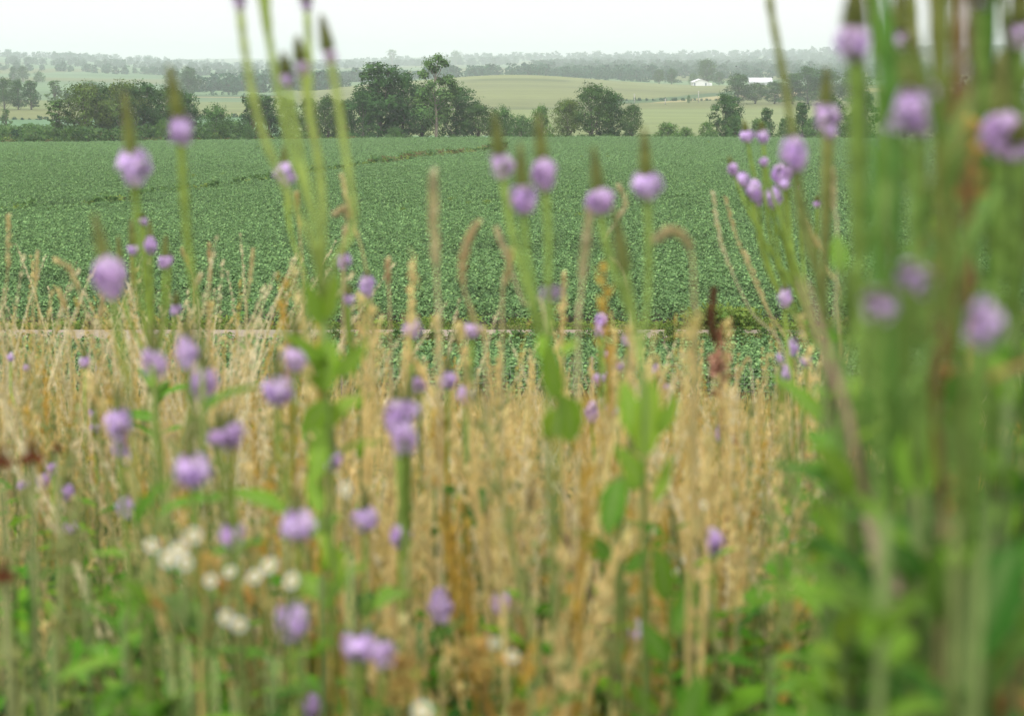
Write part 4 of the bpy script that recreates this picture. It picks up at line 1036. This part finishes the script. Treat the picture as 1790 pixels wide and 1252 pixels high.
bigleaf('green leafy plant at the bottom right of centre', 1.2, 1170, 960,
  [(1165, 1050, 1150, 960, 50), (1180, 1110, 1215, 1000, 46), (1170, 1160, 1120, 1090, 44), (1190, 1252, 1240, 1190, 56), (1150, 1250, 1100, 1200, 40)], 'mid')
bigleaf('large soft leaf plant at the bottom edge right of centre', .9, 1215, 1190, [(1190, 1290, 1225, 1180, 60), (1230, 1290, 1270, 1230, 40)], 'mid')

# heart leaved vine and yellowing sunflower-like stalk in sharper focus
e = leafy('heart leaved green plant standing at the track in sharper focus left of the light stalks', 4.6, 432, 505, 16, 'heart', (.035, .06), thick=.8)
e = leafy('yellow green leafy stalk in sharper focus by the track left of centre', 4.4, 652, 492, 16, 'light', (.03, .05), thick=.8)

# ------------------------------------------------------------------ single grass culms
rnd = random.Random(41)
CG = 'single tall grass seed heads'
def culm(label, d, pts_px, headpx, col=TAN2, rootdx=0., n=160, hl=.5):
    col = mixc(col, (.60, .55, .34), .5)
    P = [at(x, y, d) for x, y in pts_px]; last = P[-1]
    rp = Vector((last.x + rootdx, d + U(-.05, .05), 0)); rp.z = gzs(rp.x, rp.y)
    e = empty('grass_culm', rp, label, 'grass', CG)
    cur = through(P + [last.lerp(rp, .5), rp - Vector((0, 0, .02))], 6); cur = [c - rp for c in cur]
    m = MB(); tube(m, cur, [.0005 + .0012 * i / len(cur) for i in range(len(cur))], vary(col, .1), 4); m.build('stem', M_grass, e)
    k = int((len(P) - 1) * 6 * hl) + 1; m = MB(); panicle(m, cur[:max(3, k)][::-1], headpx / FP * d * .24, int(n * .4), col, .007); m.build('seed_head', M_grass, e, smooth=False)
    az = U(0, 6.28); m = MB(); blade(m, Vector((0, 0, 0)), abs(P[0].z - rp.z) * .6, .005, U(.3, .6), az, vary(col, .1)); m.build('blade', M_grass, e, smooth=False)
PALE = (.72, .64, .42)
for a in [
 ('upright tan seed head at the left edge over the bean field', 2.6, [(15, 378), (14, 470), (6, 600)], 11, TAN2),
 ('tan seed head second from the left edge', 3.0, [(65, 438), (63, 500), (58, 570)], 9, TAN2),
 ('tan seed head arching over to the left near the left edge', 2.4, [(98, 455), (125, 475), (150, 550), (166, 620)], 14, TAN2),
 ('short leaning seed head left of the first vervain stalk', 2.8, [(103, 508), (116, 545), (122, 600)], 9, TAN2),
 ('thin tan head hidden between small left blooms', 2.6, [(231, 452), (232, 500), (230, 560)], 8, TAN),
 ('short tan head leaning left of the high left vervain stalk', 3.0, [(318, 437), (330, 470), (338, 540)], 7, TAN2),
 ('pale plump seed head right of the high left vervain stalk', 2.8, [(350, 482), (342, 510), (352, 580)], 12, PALE),
 ('rusty upright seed head in the left bean field', 3.0, [(366, 428), (367, 500), (364, 590)], 9, (.55, .36, .16)),
 ('tan upright seed head above the heart leaved plant', 3.0, [(442, 438), (436, 500), (430, 580)], 9, TAN2),
 ('slim tan head beside the light stalks', 2.4, [(519, 338), (523, 400), (530, 520)], 7, TAN),
 ('slim tan head right of the light stalks', 2.2, [(598, 310), (612, 370), (640, 470), (650, 600)], 9, TAN2),
 ('curled orange tan head at the right of the light stalks', 2.0, [(588, 372), (604, 368), (606, 410), (600, 470)], 14, (.5, .38, .2)),
 ('tall wide blurred pale seed head left of the middle of the field', 1.35, [(757, 305), (759, 400), (766, 540), (768, 640)], 17, PALE, 0, 380),
 ('short tan head left of the curved one', 2.2, [(678, 455), (678, 500), (682, 580)], 12, (.55, .36, .2)),
 ('curved orange tan seed head at the middle of the field', 1.6, [(832, 392), (812, 440), (810, 500), (836, 580), (850, 660)], 17, (.58, .42, .22), 0, 300),
 ('pale forked head leaning right at the middle of the field', 1.8, [(870, 405), (888, 455), (915, 530), (955, 600)], 10, PALE),
 ('short tan head beside the curved pale fork', 1.8, [(893, 440), (884, 500), (878, 560)], 12, TAN2),
 ('wide blurred pale head between the middle blooms', 1.4, [(1030, 375), (1022, 450), (1014, 540), (1010, 640)], 15, PALE, 0, 300),
 ('thin pale head right of the middle blooms', 2.4, [(986, 480), (985, 530), (984, 600)], 7, TAN2),
 ('thin pale curved culm through the right middle blooms', 2.2, [(1083, 325), (1092, 360), (1060, 430), (1100, 560)], 6, PALE),
 ('arched blurred tan head over the right bean field', 1.3, [(1152, 415), (1180, 405), (1208, 440), (1214, 540), (1216, 660)], 15, (.52, .42, .22), 0, 280),
 ('thin pale leaning culm left of the dead brown stalk', 2.6, [(1247, 340), (1262, 430), (1310, 540), (1380, 660)], 6, PALE),
 ('long thin leaning culm left of the vervain cluster', 2.8, [(1268, 345), (1290, 420), (1330, 520), (1400, 680)], 7, TAN2),
 ('leaning tan culm below the vervain cluster', 3.0, [(1303, 440), (1330, 510), (1360, 600), (1375, 720)], 8, TAN2),
 ('tan culm arching left inside the right leaning spikes', 1.9, [(1400, 370), (1420, 410), (1448, 470), (1470, 600)], 9, TAN2),
 ('pale upright culm left of the thick olive stalk', 1.9, [(1456, 300), (1458, 370), (1462, 470)], 9, PALE),
 ('straw head rising over the track at left', 2.6, [(180, 520), (176, 560), (180, 640)], 9, TAN2),
 ('straw head above the grass below the middle bean strip', 3.0, [(876, 625), (868, 670), (866, 740)], 10, TAN2),
 ('pale straw plume low in the middle of the straw grass', 1.5, [(930, 840), (925, 900), (930, 980)], 20, TAN2, 0, 260),
 ('straw head curling left over the right bean strip', 3.0, [(1306, 628), (1294, 650), (1286, 700), (1284, 780)], 8, TAN2),
 ('pale straw head right of the dead brown stalk', 3.6, [(1398, 700), (1402, 740), (1400, 800)], 10, TAN2)]:
    culm(*a)
# ungrouped extras in the straw: medium culms leaning at random, part of the sward
pts = []
def culm_tuft(col):
    mb = MB()
    for _ in range(3):
        az = U(0, 6.28); ln = U(.02, .3); H = U(.75, 1.0); d = Vector((math.cos(az), math.sin(az), 0)); b = Vector((U(-.05, .05), U(-.05, .05), -.02))
        cur = [b + Vector((0, 0, H * t)) + d * (H * ln * t ** 2.5) for t in (0, .25, .5, .7, .78, .85, .92, 1)]
        tube(mb, cur, [.0016] * 5 + [.0012, .0008, .0004], vary(col, .12), 3, False); panicle(mb, cur[3:], U(.003, .0055), 52, col, .008)
    return mb.mesh('culm_tuft', M_grass, False)
CV = [culm_tuft(TAN2), culm_tuft(PALE), culm_tuft(TAN), culm_tuft((.52, .44, .22))]
for _ in range(1700):
    Y = 1.7 + 8 * R() ** 1.9; px = U(-150, 1950); x = (px - 895) / FP * Y
    if px > 1480 and R() < .7: continue
    hi, lo = np.interp(px, [0, 350, 480, 700, 1000, 1200, 1450, 1600], [490, 520, 580, 640, 665, 695, 720, 640]), np.interp(px, [0, 600, 1790], [840, 900, 950])
    ty = hi + (lo - hi) * R() ** .8
    if Y < 2.4: ty = max(ty, 700 + 200 * R())
    H = at(px, ty, Y).z - gzs(x, Y)
    if H < .3 or (ty > 760 and R() < .7) or (px < 420 and ty > 640 and R() < .35): continue
    pts.append((x, Y, gzs(x, Y), U(-.08, .08), U(-.08, .08), U(0, 6.28), min(H / .9, 1.1), int(R() * 4)))
for _ in range(230):
    Y = U(2.3, 5.5); px = U(-100, 480) if R() < .45 else U(480, 1480); px = px if px < 480 or R() < .7 else U(-100, 480); x = (px - 895) / FP * Y
    ty = (U(450, 640) if px < 480 else U(560, 700)); H = at(px, ty, Y).z - gzs(x, Y)
    pts.append((x, Y, gzs(x, Y), U(-.12, .12), U(-.12, .12), U(0, 6.28), min(H / .9, 1.25), int(R() * 4)))
FLOWERING = pts
DEFER2 = ('flowering_grass', CV, 'feathery straw coloured seed heads mixed through the meadow', 'grass')

# ------------------------------------------------------------------ white fleabanes
def head_mesh(seed):
    global rnd; keep = rnd; rnd = random.Random(seed); mb = MB()
    for k in range(34):
        a = 2 * math.pi * k / 34 + U(-.05, .05); o = Vector((math.cos(a), math.sin(a), 0)); s = Vector((-o.y, o.x, 0)); L = U(.82, 1.0); w = .085; dz = U(-.06, .12)
        mb.add([o * .3 - s * w * .6, o * .3 + s * w * .6, o * L * .9 + s * w + Vector((0, 0, dz)), o * L + Vector((0, 0, dz)), o * L * .9 - s * w + Vector((0, 0, dz))], [(0, 1, 2, 3, 4)], vary((.66, .66, .60), .05))
    a = mb.mesh('ray_florets', M_petal, False)
    mb = MB()
    for i, (z, r) in enumerate([(0, .40)]):
        pts_ = [Vector((0, 0, -.12)), Vector((0, 0, .02)), Vector((0, 0, .12)), Vector((0, 0, .17))]
        tube(mb, pts_, [.25, .38, .28, .08], (.55, .42, .06), 10)
    b = mb.mesh('flower_centre', M_stem); rnd = keep
    return a, b
HM = [head_mesh(60), head_mesh(61)]
def fleabane(label, d, node, heads):
    d *= .84
    nd = at(node[0], node[1], d); rp = Vector((nd.x + U(-.02, .02), d, 0)); rp.z = gzs(rp.x, d)
    e = empty('fleabane', rp, label, 'wildflower', 'white fleabane plants')
    m = MB(); cur = bez(rp - Vector((0, 0, .02)), rp.lerp(nd, .35), rp.lerp(nd, .7), nd, 10); tube(m, [c - rp for c in cur], .0016, (.2, .26, .09), 5); m.build('stem', M_stem, e)
    for x, y, w in heads:
        B = at(x, y, d * U(.98, 1.02)); m = MB(); c2 = bez(nd, nd.lerp(B, .4) + Vector((0, 0, .0)), B - Vector((0, 0, .02)), B, 8)
        tube(m, [c - rp for c in c2], .0009, (.2, .26, .09), 4); br = m.build('branch', M_stem, e)
        k = HM[int(R() * 2)]; s = w / FP * d * .5; rot = (U(.7, 1.3), U(-.4, .4), U(-.5, .5))
        put('flower_head', k[0], br, B - rp, rot, s); put('flower_centre', k[1], br, B - rp, rot, s)
    for _ in range(5): add_leaf(e, rp, rp.lerp(nd, U(.3, .95)), U(0, 6.28), U(.3, 1.1), U(.02, .04), 'narrow')
fleabane('white fleabane with a tight cluster of heads left of the ragged violet bloom', 1.15, (325, 1120), [(338, 937, 32), (312, 962, 36), (294, 978, 34), (266, 955, 28), (324, 984, 30)])
fleabane('white fleabane with two small heads under the tight cluster', 1.3, (375, 1150), [(402, 1000, 26), (368, 1016, 26)])
fleabane('white fleabane with three heads below the large bloom left of centre', 1.2, (485, 1150), [(470, 990, 38), (445, 1009, 28), (510, 1016, 34)])
fleabane('white fleabane with one low head at left', 1.3, (302, 1180), [(298, 1050, 26)])
fleabane('white fleabane with two low touching heads', 1.2, (410, 1200), [(395, 1080, 32), (418, 1093, 32)])
fleabane('white fleabane with one head between the light green leaves', 1.3, (612, 960), [(604, 855, 28)])
fleabane('white fleabane with a big head cut by the bottom edge', 1.0, (745, 1340), [(738, 1244, 40)])
fleabane('white fleabane with two small heads in the right straw', 2.1, (1225, 980), [(1207, 871, 17), (1230, 883, 19)])
fleabane('white fleabane with two faint heads lower in the right straw', 2.0, (1196, 1060), [(1190, 978, 19), (1187, 996, 14)])
fleabane('white fleabane with tiny heads right of the flat violet bloom', 2.3, (1375, 1040), [(1386, 952, 15), (1372, 940, 10), (1372, 1024, 10)])
fleabane('cream fleabane heads above the orange seedheads at the bottom', 1.2, (880, 1250), [(865, 1125, 20), (896, 1148, 24)])

# rusty seed clusters near the bottom
def rusty(label, d, node, blobs, col=(.50, .28, .08)):
    nd = at(node[0], node[1], d); rp = Vector((nd.x, d, 0)); rp.z = gzs(rp.x, d)
    e = empty('seeded_plant', rp, label, 'plant', 'plants with orange seed clusters')
    m = MB(); tube(m, [Vector((0, 0, -.02)), (nd - rp) * .5, nd - rp], [.0022, .002, .0015], (.36, .24, .08), 5); m.build('stem', M_stem, e)
    for x, y, w in blobs:
        B = at(x, y, d * U(.98, 1.02)); m = MB(); r = w / FP * d * .5
        tube(m, [nd - rp, (nd - rp).lerp(B - rp, .6), B - rp], .0008, (.4, .27, .1), 4)
        for _ in range(46):
            v = Vector((rnd.gauss(0, 1), rnd.gauss(0, 1), rnd.gauss(0, .8))) * r * .55
            leafquad(m, B - rp + v, Vector((U(-1, 1), U(-1, 0), U(0, 1))).normalized(), .0030 * U(.6, 1.3), vary(mixc(col, (.45, .42, .15), R() * .8), .25))
        m.build('seed_cluster', M_grass, e, smooth=False)
rusty('orange seed clusters at the bottom right of the low central pair of blooms', 1.15, (850, 1270), [(815, 1145, 60), (850, 1160, 50), (900, 1160, 44), (835, 1130, 40)])
rusty('orange seed clusters around the white fleabane heads at left', 1.2, (350, 1130), [(352, 985, 46), (345, 1020, 40), (275, 1050, 46), (430, 1035, 50), (392, 1028, 30)])
rusty('orange seed clusters at the bottom edge by the big white head', 1.1, (720, 1320), [(700, 1160, 44), (710, 1190, 50), (690, 1210, 40), (960, 1235, 60)])
rusty('yellow orange cluster at the bottom right of the straw', 1.2, (1000, 1330), [(950, 1225, 60), (995, 1235, 50), (915, 1240, 40)])
rusty('rust orange cluster low in the right thicket', .75, (1745, 1290), [(1745, 1180, 60), (1760, 1215, 50)], (.42, .17, .07))
rusty('small rust cluster by the low right bloom', 1.0, (1665, 800), [(1655, 690, 36), (1660, 650, 30)], (.45, .22, .07))
rusty('orange dry florets on the stalk beside the faded bloom', .85, (1695, 560), [(1692, 260, 34), (1694, 300, 40), (1693, 340, 36), (1696, 220, 26)], (.55, .26, .07))

# dark red coneflowers at the left edge
def coneflower(label, d, x, y, w):
    B = at(x, y, d); rp = Vector((B.x + U(-.02, .02), d, 0)); rp.z = gzs(rp.x, d)
    e = empty('coneflower', rp, label, 'wildflower', 'dark red coneflowers')
    b = B - rp; m = MB(); tube(m, bez(Vector((0, 0, -.02)), b * .35, b * .7, b, 9), .0016, (.2, .22, .09), 5); m.build('stem', M_stem, e)
    r = w / FP * d * .5; m = MB()
    tube(m, [b + Vector((0, 0, z * r)) for z in (-.1, .2, .7, 1.2, 1.5)], [.2 * r, .42 * r, .45 * r, .34 * r, .06 * r], lambda t: mixc((.10, .05, .03), (.20, .15, .05), t), 9); m.build('cone', M_stem, e)
    for k in range(6):
        a = k * 1.047 + .3; o = Vector((math.cos(a), math.sin(a), 0)); s = Vector((-o.y, o.x, 0)); m = MB()
        m.add([b + o * r * .3 - s * r * .15, b + o * r * .3 + s * r * .15, b + o * r * .95 + s * r * .36 + Vector((0, 0, -r * .45)), b + o * r * 1.0 + Vector((0, 0, -r * 1.05)), b + o * r * .95 - s * r * .36 + Vector((0, 0, -r * .45))], [(0, 1, 2, 3, 4)], vary((.15, .032, .015), .15))
        m.build('petal', M_petal, e, smooth=False)
coneflower('dark red coneflower with drooping petals near the left edge', 1.2, 56, 792, 44)
coneflower('dark red coneflower cut by the left edge', 1.2, 2, 800, 40)
coneflower('dark red coneflower low at the left edge', 1.1, 6, 1000, 40)
coneflower('small dark cone head right of the left coneflower', 1.5, 100, 780, 20)

# dead brown dock stalk
P_ = [at(x, y, 2.0) for x, y in ((1249, 505), (1243, 550), (1250, 600), (1256, 640), (1262, 690), (1258, 740), (1262, 800), (1270, 900))]
rp = Vector((P_[-1].x, 2.0, 0)); rp.z = gzs(rp.x, 2.0)
e = empty('dead_dock', rp, 'dead dark brown seed stalk with curled leaves right of centre', 'plant')
cur = [c - rp for c in through(P_ + [rp], 5)]; m = MB(); tube(m, cur, [.0008 + .0016 * i / len(cur) for i in range(len(cur))], (.22, .10, .055), 5); m.build('stem', M_stem, e)
m = MB(); panicle(m, cur[:11][::-1], .0042, 220, (.15, .08, .045), .006); m.build('seed_head', M_stem, e, smooth=False)
m = MB(); c0 = at(1257, 640, 2.0) - rp
for _ in range(120): leafquad(m, c0 + Vector((rnd.gauss(0, .005), rnd.gauss(0, .005), rnd.gauss(0, .008))), Vector((U(-1, 1), U(-1, 1), U(-1, 1))).normalized(), .004, vary((.36, .19, .13), .2))
m.build('seed_cluster', M_stem, e, smooth=False)
for x, y, x2, y2 in ((1262, 672, 1290, 655), (1262, 700, 1238, 690), (1262, 720, 1282, 716), (1256, 740, 1296, 790), (1258, 620, 1262, 560)):
    a, b = at(x, y, 2.0) - rp, at(x2, y2, 2.0) - rp; v = b - a; s = Vector((-v.z, 0, v.x)).normalized() * .0035; m = MB(); mid = a + v * .5 + Vector((0, .008, .004))
    m.add([a, mid - s, b, mid + s, mid + Vector((0, -.004, 0))], [(0, 1, 4), (1, 2, 4), (2, 3, 4), (3, 0, 4)], (.20, .085, .05)); m.build('dry_leaf', M_stem, e)
# dark leaning dead stems in the right straw
for d, L, lb in [(2.3, [(1345, 860), (1380, 960), (1430, 1060), (1500, 1150)], 'leaning dark dead stem in the lower right straw'), (1.6, [(1395, 740), (1420, 860), (1455, 960), (1500, 1080)], 'slim leaning dead stem left of the thicket'), (1.5, [(955, 880), (1015, 1000), (1045, 1100), (1085, 1252)], 'leaning purple brown dead stem low in the middle')]:
    P_ = [at(x, y, d) for x, y in L]; rp = Vector((P_[-1].x + .03, d, 0)); rp.z = gzs(rp.x, d)
    e = empty('dead_plant', rp, lb, 'plant'); m = MB(); cur = through(P_ + [rp], 5); tube(m, [c - rp for c in cur], [.0010 + .0016 * i / len(cur) for i in range(len(cur))], (.19, .12, .09), 5); m.build('stem', M_stem, e)
    m = MB()
    for k in (3, 7, 10):
        b = cur[k] - rp; tube(m, [b, b + Vector((U(-.03, .03), 0, .03)), b + Vector((U(-.04, .04), 0, .06))], [.0009, .0007, .0004], (.2, .12, .08), 4)
    m.build('side_twig', M_stem, e)

def thin(pts, hs, half):
    """grass grows a little thinner in front of the open flowers"""
    A = np.array(pts); tz = A[:, 2] + A[:, 6] * np.array(hs)[A[:, 7].astype(int)]
    px, ty = ypx(A[:, 0], A[:, 1], tz); keep = np.ones(len(A), bool); rg = np.random.RandomState(3)
    for bx, by, br, d in BLOOMS:
        m = (A[:, 1] < d * 1.02) & (np.abs(px - bx) < br * .5 + half * FP / A[:, 1]) & (ty < by + br * .4)
        keep &= ~(m & (rg.rand(len(A)) < .85))
    return A[keep]
scatter(DEFER[0], thin(MEADOW, [.5] * 14, .03), *DEFER[1:])
scatter(DEFER2[0], thin(FLOWERING, [.9] * 4, .04), *DEFER2[1:])
